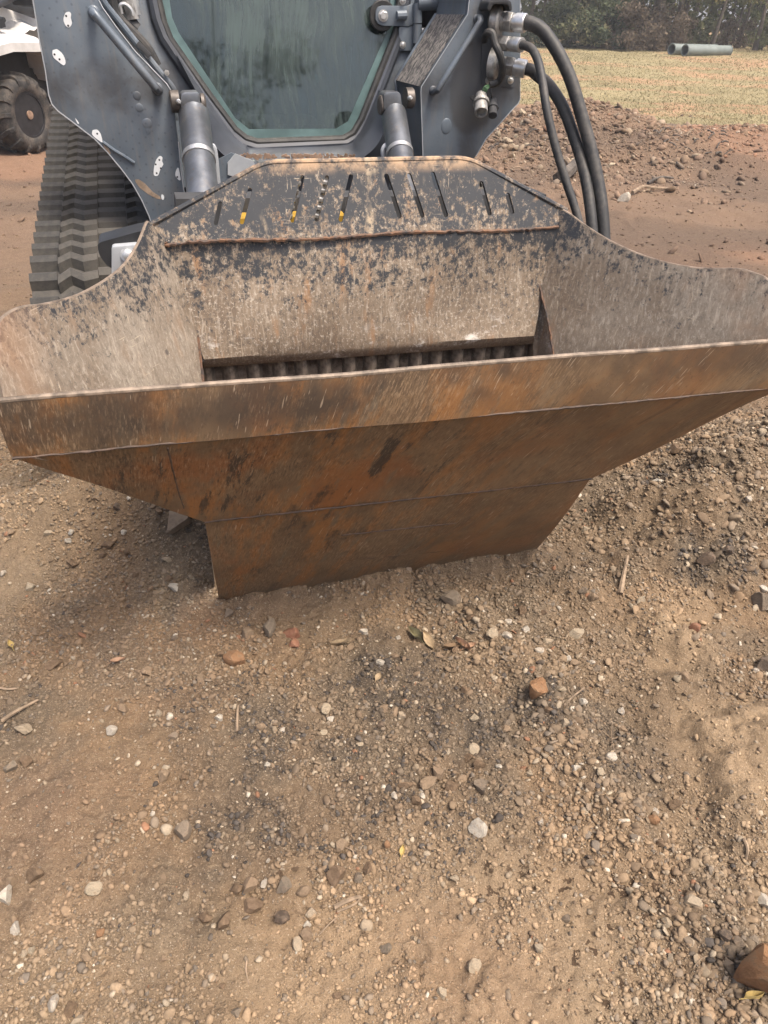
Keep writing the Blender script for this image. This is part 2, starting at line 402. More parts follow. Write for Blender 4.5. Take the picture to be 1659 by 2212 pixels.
def m_track():
    t = NT('dusty_track_rubber', .78); c = t.co(); g = t.n('ShaderNodeNewGeometry')
    n = t.noise(c, 6, 6, .7); n2 = t.noise(c, 45, 6, .75)
    band = t.noise(t.map(c, (7, .6, .6)), 1, 3, .5)
    v = t.addf(t.addf(t.mul(n, .35), t.mul(n2, .4)), t.mul(band, .35))
    t.color(t.mix(t.step(v, .42, .68), (.020, .020, .019), (.058, .052, .043)))
    t.bump(n2, .3, .003); return t.m
def m_glass():                                     # safety glass under a wiped film of dried mud
    t = NT('dusty_safety_glass', .5); c = t.co(); s = t.xyz(c)
    cm = t.n('ShaderNodeCombineXYZ'); bend = t.noise(c, 1.6, 2)
    t.put(cm.inputs[0], t.addf(s[0], t.mul(bend, .25))); t.put(cm.inputs[1], s[1]); t.put(cm.inputs[2], t.addf(s[2], t.mul(bend, .25)))
    st = t.noise(t.map(cm.outputs[0], (34, 1, 3.2), rot=(0, R(16), 0)), 1, 6, .68)
    st2 = t.noise(t.map(cm.outputs[0], (90, 1, 6), rot=(0, R(-22), 0)), 1, 4, .65)
    big = t.noise(c, 3.0, 4, .55)
    film = t.addf(t.addf(t.mul(st, .34), t.mul(st2, .20)), t.mul(big, .48))
    f = t.step(film, .40, .64)
    clean = t.math('SUBTRACT', 1.0, t.mul(t.math('SUBTRACT', 1.0, t.step(t.addf(s[0], t.mul(t.noise(c, 9, 4), .2)), -.40, -.22)), t.step(s[2], 1.36, 1.52)))
    f = t.mul(f, t.mixf(clean, .12, 1.0))
    nt = t.t; out = nt.nodes['Material Output']
    t.color(t.mix(f, (.008, .016, .016), (.040, .066, .062))); t.set('Roughness', t.mixf(f, .30, .6)); t.set('Specular IOR Level', .5)
    tr = t.n('ShaderNodeBsdfTransparent'); tr.inputs[0].default_value = (.50, .68, .64, 1)
    gl = t.n('ShaderNodeBsdfGlossy'); gl.inputs['Roughness'].default_value = .03; gl.inputs[0].default_value = (.9, .97, .97, 1)
    fr = t.n('ShaderNodeFresnel'); fr.inputs[0].default_value = 1.55
    a = t.n('ShaderNodeMixShader'); nt.links.new(t.lin(f, 0, 1, .25, .92), a.inputs[0]); nt.links.new(tr.outputs[0], a.inputs[1]); nt.links.new(t.b.outputs[0], a.inputs[2])
    b = t.n('ShaderNodeMixShader'); nt.links.new(t.mul(fr.outputs[0], t.mixf(f, 1.4, .4)), b.inputs[0]); nt.links.new(a.outputs[0], b.inputs[1]); nt.links.new(gl.outputs[0], b.inputs[2])
    nt.links.new(b.outputs[0], out.inputs[0]); return t.m
def m_grip():
    t = NT('grip_tape', .95); c = t.co(); n = t.noise(t.map(c, (60, 60, 22)), 1, 5, .75)
    t.color(t.mix(t.step(n, .40, .62), (.045, .045, .048), (.24, .22, .20))); t.bump(t.noise(c, 300, 2), .5, .002); return t.m
def m_ground():
    t = NT('dirt', 1.0); p = t.pos(); base = t.attr('tint'); w = t.attr('wild', 'Fac')
    n1 = t.noise(p, 9, 6, .65); n2 = t.noise(p, 75, 5, .7); n3 = t.noise(p, 330, 3, .7)
    col = t.mix(t.step(n1, .3, .7), t.mix(.22, base, (.07, .045, .03)), base)
    col = t.mix(t.mul(t.step(n2, .5, .70), .34), col, (.36, .275, .185)); col = t.mix(t.mul(t.step(n3, .50, .66), .55), col, (.062, .046, .032))
    col = t.mix(t.mul(t.step(t.noise(t.map(p, (1, 1, 1), loc=(3, 3, 3)), 300, 2), .64, .70), .6), col, (.50, .42, .32))
    g1 = t.noise(p, .55, 5, .65); g2 = t.noise(p, 9, 6, .75); g3 = t.noise(t.map(p, (1, .35, 1)), 26, 4, .7)
    gr = t.mix(t.step(g1, .36, .62), (.185, .155, .085), (.245, .208, .118)); gr = t.mix(t.mul(t.step(g2, .45, .7), .5), gr, (.15, .135, .072)); gr = t.mix(t.mul(t.step(g3, .5, .72), .4), gr, (.26, .225, .135))
    red = t.mul(t.step(t.noise(t.map(p, (.5, 1.3, 1)), .33, 4, .6), .48, .58), t.step(g2, .35, .6)); gr = t.mix(t.mul(red, .8), gr, (.34, .185, .115))
    dm = t.attr('damp', 'Fac'); sp = t.addf(t.mul(t.noise(p, 42, 3, .6), .75), t.mul(t.noise(p, 11, 2), .25)); wet = t.mul(t.step(sp, .560, .590), dm); col = t.mix(t.mul(wet, .85), col, (.045, .028, .018))
    col = t.mix(w, col, gr)
    t.color(col); t.set('Specular IOR Level', .15)
    b = t.addf(t.addf(t.mul(n1, .6), t.mul(n2, .35)), t.mul(n3, .12))
    t.bump(b, 1.0, .028); return t.m
def m_attr(name, rough=.9, var=.35, scale=60, bump=.35, attr='tint'):
    t = NT(name, rough); c = t.co(); base = t.attr(attr)
    n = t.noise(c, scale, 5, .7); t.color(t.mix(t.mul(t.step(n, .35, .7), var), base, (.10, .075, .055)))
    t.set('Specular IOR Level', .2)
    if bump: t.bump(t.noise(c, scale * 2.2, 4, .7), bump, .003)
    return t.m
def m_stone(name, col, scale=1.0, second=None):
    t = NT(name, .9); c = t.co(); oi = t.n('ShaderNodeObjectInfo').outputs['Random']
    sh = t.n('ShaderNodeVectorMath', operation='ADD'); t.put(sh.inputs[0], c); cc = t.n('ShaderNodeCombineXYZ')
    for k in range(3): t.put(cc.inputs[k], t.mul(oi, 37.0 + 11 * k))
    t.put(sh.inputs[1], cc.outputs[0]); c = sh.outputs[0]
    n = t.noise(c, 1.8 * scale, 6, .7); n2 = t.noise(c, 9 * scale, 5, .75)
    a = t.mix(t.step(n, .3, .7), tuple(x * .66 for x in col), tuple(min(x * 1.15, .85) for x in col))
    a = t.mix(t.mul(t.step(n, .50, .64), .75), a, second or (.25, .17, .11))                # dust clinging in patches
    a = t.mix(t.mul(t.step(n2, .56, .72), .4), a, tuple(x * .45 for x in col))
    a = t.mix(t.mul(oi, .25), a, (.22, .15, .1))
    t.color(a); t.set('Specular IOR Level', .2); t.bump(t.addf(t.mul(n, .5), t.mul(n2, .5)), .5, .06); return t.m
def m_leaf(name, a, b):
    t = NT(name, .8); base = t.attr('tint', 'Fac'); col = t.mix(base, a, b)
    t.color(col); t.set('Specular IOR Level', .2)
    tl = t.n('ShaderNodeBsdfTranslucent'); t.t.links.new(col, tl.inputs[0]) if hasattr(col, 'is_output') else None
    mx = t.n('ShaderNodeMixShader'); mx.inputs[0].default_value = .35; t.t.links.new(t.b.outputs[0], mx.inputs[1]); t.t.links.new(tl.outputs[0], mx.inputs[2])
    t.t.links.new(mx.outputs[0], t.t.nodes['Material Output'].inputs[0]); return t.m
M = dict(
    paint=m_paint(), front=m_bucket_front(), wing=m_worn('worn_wing_steel', 'wing'), back=m_worn('worn_back_steel', 'back'), guard=m_worn('worn_guard_steel', 'guard'),
    weld=m_weld(), steel=m_steel(), pin=m_plain('pin_steel', (.095, .082, .072), .5, .3, .4, 30), zinc=m_plain('zinc', (.55, .55, .54), .35, .8, .2, 30), fitting=m_plain('dirty_fitting', (.34, .33, .31), .45, .6, .4, 40, .2, 120),
    rubber=m_rubber('hose_rubber'), belt=m_rubber('belt_rubber', (.05, .042, .035), (.24, .20, .16), .4), gasket=m_rubber('gasket', (.012, .013, .014), (.04, .038, .035), .6), track=m_track(), glass=m_glass(), grip=m_grip(),  # belt: the paler tone paints the wet highlights on the ribs
    frit=m_plain('printed_glass_border', (.075, .125, .125), .35, 0, .25, 8), nose=m_plain('dark_moulding', (.040, .046, .058), .45, 0, .3, 6, .05), black=m_plain('black_plastic', (.018, .019, .021), .5, 0, .3, 10),
    dark=m_plain('dark_machinery', (.035, .036, .038), .7, 0, .4, 9), patch=m_plain('bare_patch', (.62, .64, .65), .55, 0, .06, 20), tanrub=m_plain('rubbed_metal', (.24, .18, .13), .6, .1, .3, 30),
    yellow=m_plain('yellow_paint', (.36, .22, .03), .5, 0, .3, 20), red=m_plain('red_lever', (.30, .06, .045), .5, 0, .2, 20), white=m_plain('white_bodywork', (.50, .49, .47), .45, 0, .12, 5), rimblack=m_plain('wheel_black', (.022, .022, .024), .45, .2, .3, 12),
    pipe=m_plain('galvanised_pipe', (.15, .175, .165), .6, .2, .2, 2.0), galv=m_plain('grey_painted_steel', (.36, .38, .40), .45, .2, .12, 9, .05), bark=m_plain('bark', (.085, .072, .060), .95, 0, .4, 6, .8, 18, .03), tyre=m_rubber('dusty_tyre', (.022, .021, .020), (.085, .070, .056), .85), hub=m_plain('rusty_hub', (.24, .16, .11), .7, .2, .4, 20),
    wood=m_plain('weathered_wood', (.205, .15, .10), .9, 0, .4, 30, .4, 90), green=m_plain('wire_insulation', (.10, .22, .10), .5), sticker=m_plain('pale_sticker', (.30, .38, .38), .5, 0, .1, 60), seam=m_plain('seam_weld', (.060, .038, .026), .7, 0, .5, 40), lip=m_plain('worn_edge', (.165, .128, .096), .6, .2, .5, 30, .1, 80), cloth=m_plain('pale_cover', (.40, .395, .385), .8, 0, .12, 8), seat=m_plain('black_vinyl', (.03, .032, .036), .35, 0, .3, 8),
)
# ------------------------------------------------------------------ ground: one sheet, dense near the camera
def axis(lo, hi, a, b, d, g):
    mid = list(np.arange(a, b + 1e-9, d)); l = []; x, s = a, d
    while x > lo: s *= g; x -= s; l.append(x)
    r = []; x, s = mid[-1], d
    while x < hi: s *= g; x += s; r.append(x)
    return np.array(l[::-1] + mid + r)
gx = axis(-260, 260, -1.85, 2.1, .0075, 1.055); gy = axis(-60, 420, .36, 2.95, .0070, 1.022)
GX, GY = np.meshgrid(gx, gy); NXg, NYg = len(gx), len(gy)
RIDGE = [at(*q)[:2] for q in [(960, 1290), (1050, 1375), (1110, 1425), (1165, 1505), (1225, 1595), (1290, 1685), (1360, 1795), (1430, 1895), (1500, 1995), (1570, 2080), (1610, 2160)]]
RIDGE = np.array(smooth_path([(*p, 0) for p in RIDGE], 6))[:, :2]
def ridge_dist(x, y):
    d = np.full(np.shape(x), 9.0); sx = np.zeros(np.shape(x))
    for a, b in zip(RIDGE[:-1], RIDGE[1:]):
        ab = b - a; t = np.clip(((x - a[0]) * ab[0] + (y - a[1]) * ab[1]) / (ab @ ab), 0, 1)
        ex = x - a[0] - t * ab[0]; ey = y - a[1] - t * ab[1]; q = np.hypot(ex, ey); side = np.sign(ab[0] * ey - ab[1] * ex)
        m = q < d; sx = np.where(m, side, sx); d = np.where(m, q, d)
    return d, sx
MOUNDS = [(1440, 1395, .085, .030), (1500, 1420, .09, .026), (1400, 1345, .08, .02), (1535, 1610, .085, .034), (1620, 1590, .09, .034), (1590, 1700, .10, .034), (1645, 1650, .09, .03), (1470, 1500, .08, .02), (1600, 1800, .09, .025), (1400, 1500, .06, .018),
          (1030, 1345, .06, .022), (1150, 1320, .07, .028), (1250, 1270, .09, .025), (1360, 1230, .10, .03), (420, 1320, .09, .03), (820, 1290, .10, .012), (1480, 1090, .16, .05), (1560, 1010, .14, .05), (1340, 1110, .12, .04), (1440, 1180, .10, .03), (1580, 1250, .10, .03), (1330, 1560, .09, -.02), (1480, 1850, .11, -.02), (1540, 1920, .09, .02)] + [(480 + 51 * k, 1312 - 8.2 * k + (k * 7 % 5), .055 + .012 * (k % 3), .010 + .006 * (k * 5 % 4) + .0012 * k) for k in range(14)]
MW = [(*at(a, b)[:2], r, h) for a, b, r, h in MOUNDS]
DARK = [(*at(a, b)[:2], r, k) for a, b, r, k in [(830, 1500, .26, .95), (930, 1560, .22, .85), (1010, 1590, .18, .8), (700, 1620, .25, .55), (560, 1770, .20, .8), (600, 1660, .22, .6), (860, 1700, .28, .5), (1180, 1530, .13, .8), (1430, 1045, .14, .95), (1500, 1240, .12, .9), (1570, 1225, .12, .8), (390, 1150, .20, .6), (660, 1750, .2, .5), (1000, 1770, .2, .5), (1340, 1600, .16, .4), (460, 1560, .2, .4), (950, 1310, .1, .6), (1560, 2050, .12, .5), (30, 1540, .15, .5)]]  # dark dirt patches; the one under the bucket's left taper paints its shade
REDD = [(*at(a, b)[:2], r, k) for a, b, r, k in [(80, 1760, .26, .6), (120, 1900, .2, .4), (300, 1450, .25, .3), (560, 1320, .2, .3), (1000, 2150, .22, .5), (440, 1350, .12, .5)]]
PALE = [(*at(a, b)[:2], r, k) for a, b, r, k in [(1100, 2100, .42, .8), (800, 2180, .35, .7), (1440, 1400, .16, .8), (1540, 1610, .14, .9), (1620, 1590, .14, .9), (1590, 1700, .15, .9), (1480, 1330, .2, .5), (60, 2150, .3, .4), (840, 1280, .2, .2), (60, 1100, .4, .5), (1600, 1850, .2, .5), (1200, 1990, .3, .5)]]
def blobs(L, x, y, warp):
    t = np.zeros_like(x)
    for cx, cy, r, k in L: t = np.maximum(t, k * sm(1.25, .25, np.hypot(x - cx, y - cy) / r + warp))
    return t
def hfun(x, y):
    z = macro(x, y); near = sm(9.0, 3.2, np.hypot(x, y)); mid = sm(60, 14, y) * sm(26, 10, np.abs(x))
    z = z + mid * .16 * (fbm(x, y, .33, 3, 3) - .5) * sm(1.5, 6, y) + near * .05 * (fbm(x, y, 1.6, 3, 5) - .5)
    c = fbm(x, y, 6.5, 4, 11); z = z + near * .040 * np.abs(c - .5) * 1.6
    d, side = ridge_dist(x, y); warp = (fbm(x, y, 9, 3, 21) - .5) * .1
    z = z + .034 * np.exp(-((d + warp * .6) / .085) ** 2) + np.where(side < 0, .018, 0.0) * sm(.02, .2, d) * near * sm(.6, 1.1, x)
    lug = np.where(side < 0, 1.0, 0) * sm(.9, 1.15, x) * sm(.10, .25, d) * sm(2.5, 2.1, y) * sm(.5, .8, y)
    u = (y * .93 + x * .36) + .05 * (fbm(x, y, 3, 3, 141) - .5) ; pr = np.clip(np.sin(2 * np.pi * u / .185) + .25, -.6, 1); wv = fbm(x, y, 4.5, 3, 143)
    z = z + lug * (.040 * pr * sm(.34, .5, wv) + .05 * (wv - .5))
    for cx, cy, r, h in MW:
        q = np.hypot(x - cx, y - cy) / r * (1 + (fbm(x, y, 11, 3, 31) - .5) * .8); z = z + 1.5 * h * sm(1.25, .35, q)
    rough = .35 + .65 * sm(.45, .62, fbm(x, y, 2.3, 3, 41)); heap = np.exp(-(((x - 1.9) / .9) ** 2 + ((y - 2.5) / .65) ** 2))
    z = z + near * (.016 * (rough + heap)) * np.abs(fbm(x, y, 24, 3, 51) - .5) * 2.6 + near * .011 * (fbm(x, y, 70, 3, 61) - .5)
    mo = sm(5, 9, y) * sm(24, 15, y); z = z + mo * .17 * (fbm(x, y, 1.9, 5, 71) - .5) + mo * .10 * np.abs(fbm(x, y, 5, 4, 77) - .5)
    return z
GZ = hfun(GX, GY)
gw = (fbm(GX, GY, 5, 4, 81) - .5) * 1.1
dark, red, pale = blobs(DARK, GX, GY, gw), blobs(REDD, GX, GY, gw * .6), blobs(PALE, GX, GY, gw * .5)
dark = dark * sm(.46, .60, fbm(GX, GY, 18, 4, 91)); far = sm(2.6, 7, GY)
tint = np.empty((*GX.shape, 4)); tint[..., 3] = 1
def lay(c, m):
    for k in range(3): tint[..., k] = tint[..., k] * (1 - m) + c[k] * m
tint[..., :3] = (.166, .120, .077); lay((.195, .130, .077), sm(.42, .62, fbm(GX, GY, 2.1, 4, 95)) * .7); lay((.135, .105, .073), sm(.5, .65, fbm(GX, GY, 6, 4, 97)) * .7)
mid_ = blobs(DARK, GX, GY, gw * .7); lay((.085, .071, .054), mid_ * .75); lay((.315, .228, .142), pale * .9); lay((.20, .115, .07), red * .5); lay((.030, .027, .025), dark * .62)
damp = sm(1.10, .85, GY) * sm(.22, .42, fbm(GX, GY, 3.0, 2, 98)) * np.clip(sm(-.42, -.15, GX) + .35, 0, 1)      # drip spots near the bottom of the yard
lay((.155, .104, .072), far * .9); lay((.20, .116, .074), far * sm(.48, .60, fbm(GX, GY, .35, 4, 101)) * .8); lay((.088, .064, .049), far * sm(.50, .60, fbm(GX * .5, GY, .8, 5, 103)) * .7)
lay((.105, .076, .060), sm(13.5, 16.0, GY + (fbm(GX, GY, .5, 3, 105) - .5) * 3) * sm(2, 6, GX) * .75)
GB = np.clip(19.7 - .85 * (GX - 2.9), 16.0, 20.5) + (fbm(GX, GY, .35, 4, 111) - .5) * 1.6; wild = sm(-.6, .9, GY - GB) * sm(1.2, 2.6, GX + .05 * GY)
wild = np.maximum(wild, sm(30, 40, GY))
gme = bpy.data.meshes.new('ground')
idx = np.arange(NXg * NYg).reshape(NYg, NXg); fq = np.stack([idx[:-1, :-1], idx[:-1, 1:], idx[1:, 1:], idx[1:, :-1]], -1).reshape(-1, 4)
gme.vertices.add(NXg * NYg); gme.vertices.foreach_set('co', np.stack([GX, GY, GZ], -1).reshape(-1).astype(np.float32))
gme.loops.add(fq.size); gme.loops.foreach_set('vertex_index', fq.reshape(-1).astype(np.int32))
gme.polygons.add(len(fq)); gme.polygons.foreach_set('loop_start', np.arange(0, fq.size, 4, dtype=np.int32)); gme.polygons.foreach_set('loop_total', np.full(len(fq), 4, np.int32))
gme.update(); gme.validate()
gme.attributes.new('tint', 'FLOAT_COLOR', 'POINT').data.foreach_set('color', tint.reshape(-1).astype(np.float32))
gme.attributes.new('damp', 'FLOAT', 'POINT').data.foreach_set('value', damp.reshape(-1).astype(np.float32))
gme.attributes.new('wild', 'FLOAT', 'POINT').data.foreach_set('value', wild.reshape(-1).astype(np.float32))
gme.polygons.foreach_set('use_smooth', [True] * len(gme.polygons)); gme.materials.append(m_ground())
ground = bpy.data.objects.new('ground', gme); COL.objects.link(ground); ground['kind'] = 'structure'
def hz(x, y): return float(hfun(np.array([x], float), np.array([y], float))[0])
def at_h(px, py):
    p = at(px, py); return np.array([p[0], p[1], hz(p[0], p[1])])

# ------------------------------------------------------------------ scattered joined pieces (stuff)
def ico(sub):
    if sub == 0:
        return np.array([(1, 0, 0), (-1, 0, 0), (0, 1, 0), (0, -1, 0), (0, 0, 1), (0, 0, -1)], float), np.array([(0, 2, 4), (2, 1, 4), (1, 3, 4), (3, 0, 4), (2, 0, 5), (1, 2, 5), (3, 1, 5), (0, 3, 5)])
    bm = bmesh.new(); bmesh.ops.create_icosphere(bm, subdivisions=sub, radius=1); v = np.array([x.co[:] for x in bm.verts]); f = np.array([[q.index for q in p.verts] for p in bm.faces]); bm.free(); return v, f
def pebble_protos(sub, n, seed):
    rg = np.random.default_rng(seed); v, f = ico(sub); out = []
    for k in range(n):
        w = v.copy()
        for _ in range(9):
            d = rg.normal(size=3); d /= np.linalg.norm(d); h = rg.uniform(.55, .9); q = w @ d; w = w - np.outer(np.clip(q - h, 0, None), d)
        w = w * (1 + rg.normal(0, .05 if sub else .22, (len(w), 1))); w = w * np.array([1.15, rg.uniform(.7, 1), rg.uniform(.5, .85)]); out.append(w)
    return out, f
def scatter(name, P, S, colr, sub, seed, mat, sink=.25, smooth=False):
    rg = np.random.default_rng(seed); protos, f = pebble_protos(sub, 24, seed); N = len(P); pid = rg.integers(0, 24, N); PR = np.array(protos)[pid]
    a = rg.uniform(0, 2 * np.pi, N); ca, sa = np.cos(a)[:, None], np.sin(a)[:, None]; tl = rg.normal(0, .35, (N, 2))
    x, y, z = PR[..., 0], PR[..., 1], PR[..., 2]; z = z + x * tl[:, :1] + y * tl[:, 1:]
    V = np.stack([x * ca - y * sa, x * sa + y * ca, z], -1) * S[:, None, None] + P[:, None, :]; V[..., 2] += (S * (.5 - sink))[:, None] * .6
    nv = PR.shape[1]; F = (f[None] + (np.arange(N) * nv)[:, None, None]).reshape(-1, 3)
    me = bpy.data.meshes.new(name); me.vertices.add(N * nv); me.vertices.foreach_set('co', V.reshape(-1).astype(np.float32))
    me.loops.add(F.size); me.loops.foreach_set('vertex_index', F.reshape(-1).astype(np.int32)); me.polygons.add(len(F))
    me.polygons.foreach_set('loop_start', np.arange(0, F.size, 3, dtype=np.int32)); me.polygons.foreach_set('loop_total', np.full(len(F), 3, np.int32)); me.update()
    c4 = np.ones((N, nv, 4), np.float32); c4[..., :3] = colr[:, None, :]
    me.attributes.new('tint', 'FLOAT_COLOR', 'POINT').data.foreach_set('color', c4.reshape(-1)); me.materials.append(mat)
    if smooth: me.polygons.foreach_set('use_smooth', [True] * len(me.polygons))
    o = bpy.data.objects.new(name, me); COL.objects.link(o); o['kind'] = 'stuff'; return o
def ground_at(x, y):
    i = np.clip(np.searchsorted(gx, x) - 1, 0, NXg - 2); j = np.clip(np.searchsorted(gy, y) - 1, 0, NYg - 2)
    u = (x - gx[i]) / (gx[i + 1] - gx[i]); v = (y - gy[j]) / (gy[j + 1] - gy[j])
    def bl(A): return (A[j, i] * (1 - u) + A[j, i + 1] * u) * (1 - v) + (A[j + 1, i] * (1 - u) + A[j + 1, i + 1] * u) * v
    return bl(GZ), bl(dark), np.stack([bl(tint[..., k]) for k in range(3)], -1), bl(pale)
def stone_colours(rg, base, dk, n):
    c = base * rg.uniform(.85, 1.3, (n, 1)); u = rg.random(n)
    pal = {.0: (.165, .118, .077), .34: (.185, .145, .105), .60: (.235, .185, .128), .76: (.135, .112, .088), .87: (.31, .255, .185), .95: (.40, .355, .285), .972: (.23, .12, .07), .986: (.06, .052, .046)}
    ks = sorted(pal); out = c.copy()
    for i, k in enumerate(ks):
        hi = ks[i + 1] if i + 1 < len(ks) else 1.01; m = (u >= k) & (u < hi); out[m] = np.array(pal[k]) * rg.uniform(.78, 1.2, (m.sum(), 1))
    m = rg.random(n) < .58; out[m] = c[m] * 1.1                               # many are simply dirt coloured
    m = rg.random(n) < dk * .5; out[m] = np.array((.052, .046, .041)) * rg.uniform(.6, 1.6, (m.sum(), 1)); return out
def field(n, seed, reach=1.0):                                             # candidate points over the near dirt
    rg = np.random.default_rng(seed); y = .36 + (rg.random(n) ** 1.15) * (4.2 - .36) * reach; x = rg.uniform(-1.05, 1.05, n) * (.62 + .58 * y) + .08 * y
    d, s = ridge_dist(x, y); g = fbm(x, y, 3.2, 4, 7) ; heap = np.exp(-(((x - 1.75) / .75) ** 2 + ((y - 2.45) / .6) ** 2)); under = np.exp(-(((x + .62) / .35) ** 2 + ((y - 1.9) / .35) ** 2))
    rib = np.exp(-((d + .03 * s) / .12) ** 2); _, dk, bc, pl = ground_at(x, y)
    den = .10 + .75 * sm(.44, .6, g) + 1.0 * rib + 1.0 * heap + .7 * under + .65 * np.clip(dk * 1.4 + blobs(DARK, x, y, 0 * x) * .5, 0, 1) - .5 * pl
    return rg, x, y, np.clip(den, .03, 1.0), rib, heap
MG = m_attr('gravel', .95, .35, 160, .35)
rg, x, y, den, rib, heap = field(260000, 3); k = rg.random(len(x)) < np.clip(den + .12, 0, 1); x, y = x[k][:95000], y[k][:95000]
z, dk, bc, pl = ground_at(x, y); scatter('grit', np.stack([x, y, z], -1), rg.uniform(.0016, .0034, len(x)) * (.75 + .28 * y), stone_colours(rg, bc, dk, len(x)), 0, 14, MG, .3)
rg, x, y, den, rib, heap = field(170000, 1); k = rg.random(len(x)) < np.clip(den + .06, 0, 1); x, y = x[k][:62000], y[k][:62000]; rib, heap = rib[k][:62000], heap[k][:62000]
z, dk, bc, pl = ground_at(x, y); S = np.clip(.0022 * rg.pareto(2.2, len(x)) + .0030 + .0009 * y, 0, .0095 + .006 * heap)
scatter('fine_gravel', np.stack([x, y, z], -1), S, stone_colours(rg, bc, dk, len(x)), 1, 11, MG, .15)
rg, x, y, den, rib, heap = field(24000, 2); k = rg.random(len(x)) < (.2 * den + .55 * rib + .75 * heap); x, y, rib, heap = x[k][:5600], y[k][:5600], rib[k][:5600], heap[k][:5600]
z, dk, bc, pl = ground_at(x, y); S = np.clip(.0035 * rg.pareto(2.2, len(x)) + .0052 + .001 * y + .003 * rib + .004 * heap, 0, .014 + .022 * heap)
scatter('coarse_gravel', np.stack([x, y, z], -1), S, stone_colours(rg, bc, dk * .7, len(x)), 2, 12, MG, .25)
rg = np.random.default_rng(5)                                              # rubble over the piles and bare yard behind
y = np.concatenate([rg.uniform(4.2, 20, 9000), rg.normal(12.0, 1.3, 9200), rg.normal(13.8, .7, 4200)]); x = np.concatenate([rg.uniform(-.9, .9, 9000) * (y[:9000] * .72), rg.normal(2.7, 1.3, 9200), rg.normal(6.0, 1.5, 4200)])
z, dk, bc, pl = ground_at(x, y); n0 = 9000; S = np.concatenate([np.clip(.008 * rg.pareto(2.6, n0) + .007, 0, .05), np.clip(.009 * rg.pareto(2.1, 13400) + .011, 0, .075)])
c = stone_colours(rg, bc, dk * 0, len(x)); c = c * .75 + bc * .4; c[:n0] = bc[:n0] * rg.uniform(.7, 1.3, (n0, 1)); scatter('rubble', np.stack([x, y, z], -1), S, c, 1, 13, MG, .3)

# dry grass of the field beyond the yard: short blades, one mass
def blades(name, n, seed):
    rg = np.random.default_rng(seed); y = 14.5 + rg.random(n) ** 1.5 * 30; x = rg.uniform(.5, .98, n) * 0 + rg.uniform(.10, .80, n) * y * .95
    g = GB_at(x, y); k = g > .35 + .3 * rg.random(n); x, y = x[k], y[k]; z = ground_at(x, y)[0]; N = len(x); h = rg.uniform(.015, .05, N); a = rg.uniform(0, 6.28, N); w = .003 + .00035 * y; l = rg.normal(0, .045, (N, 2))
    v = np.empty((N, 3, 3)); v[:, 0] = np.stack([x - np.cos(a) * w, y - np.sin(a) * w, z], -1); v[:, 1] = np.stack([x + np.cos(a) * w, y + np.sin(a) * w, z], -1); v[:, 2] = np.stack([x + l[:, 0], y + l[:, 1], z + h], -1)
    me = bpy.data.meshes.new(name); me.from_pydata(v.reshape(-1, 3).tolist(), [], np.arange(N * 3).reshape(-1, 3).tolist()); f = fbm(x, y, .6, 4, 15) + rg.normal(0, .05, N); f = sm(.3, .7, f)
    c = np.ones((N, 3, 4), np.float32); c[..., :3] = (np.outer(1 - f, (.180, .158, .084)) + np.outer(f, (.265, .222, .124)))[:, None, :]
    me.attributes.new('tint', 'FLOAT_COLOR', 'POINT').data.foreach_set('color', c.reshape(-1)); me.materials.append(m_attr('dry_grass', .9, .1, 40, 0)); o = bpy.data.objects.new(name, me); COL.objects.link(o); o['kind'] = 'stuff'
def GB_at(x, y):
    i = np.clip(np.searchsorted(gx, x) - 1, 0, NXg - 2); j = np.clip(np.searchsorted(gy, y) - 1, 0, NYg - 2); return wild[j, i]
blades('dry_grass', 80000, 21)

# ------------------------------------------------------------------ trees at the edge of the field
LEAF = m_leaf('olive_leaves', (.065, .082, .042), (.20, .21, .10)); LEAFY = m_leaf('yellowing_leaves', (.15, .145, .06), (.42, .37, .16)); LEAFD = m_leaf('dark_leaves', (.034, .048, .030), (.11, .13, .072)); LEAFB = m_leaf('brown_scrub', (.075, .060, .045), (.19, .15, .105)); LEAFP = m_leaf('pale_leaves', (.10, .11, .055), (.42, .39, .23))
def leaf_mesh(name, n, shape, size, mat, seed):       # shape(rg, n) -> centres; irregular diamond leaves
    rg = np.random.default_rng(seed); c = shape(rg, n); n = len(c); s = rg.uniform(.5, 1.3, n)[:, None] * size
    d = rg.normal(size=(n, 3)); d /= np.linalg.norm(d, axis=1)[:, None]; e = np.cross(d, rg.normal(size=(n, 3))); e /= np.linalg.norm(e, axis=1)[:, None]
    v = np.stack([c - d * s, c + e * s * .55 + d * s * .1, c + d * s, c - e * s * .55 + d * s * .15], 1)
    me = bpy.data.meshes.new(name); me.from_pydata(v.reshape(-1, 3).tolist(), [], np.arange(n * 4).reshape(-1, 4).tolist())
    cl = fbm(c[:, 0] + c[:, 1] * .7, c[:, 2] + c[:, 1] * .5, 1.3, 3, seed); f = np.clip((cl - .5) * 2.2 + .4 + rg.normal(0, .22, n), 0, 1)
    me.attributes.new('tint', 'FLOAT', 'POINT').data.foreach_set('value', np.repeat(f, 4).astype(np.float32)); me.materials.append(mat); return me
def clumps(k, lo, hi, rad, cr, seed, flat=.75):
    def sh(rg, n):
        r0 = np.random.default_rng(seed); a = r0.uniform(0, 6.283, k); q = rad * np.sqrt(r0.random(k)); zc = r0.uniform(lo, hi, k); C = np.stack([np.cos(a) * q, np.sin(a) * q, zc], -1); R_ = cr * r0.uniform(.55, 1.3, k)
        i = rg.integers(0, k, n); d = rg.normal(size=(n, 3)); d /= np.linalg.norm(d, axis=1)[:, None]; d[:, 2] *= flat; p = C[i] + d * (R_[i] * rg.random(n) ** .45)[:, None]; p[:, 2] = np.abs(p[:, 2]) + .02; return p
    return sh
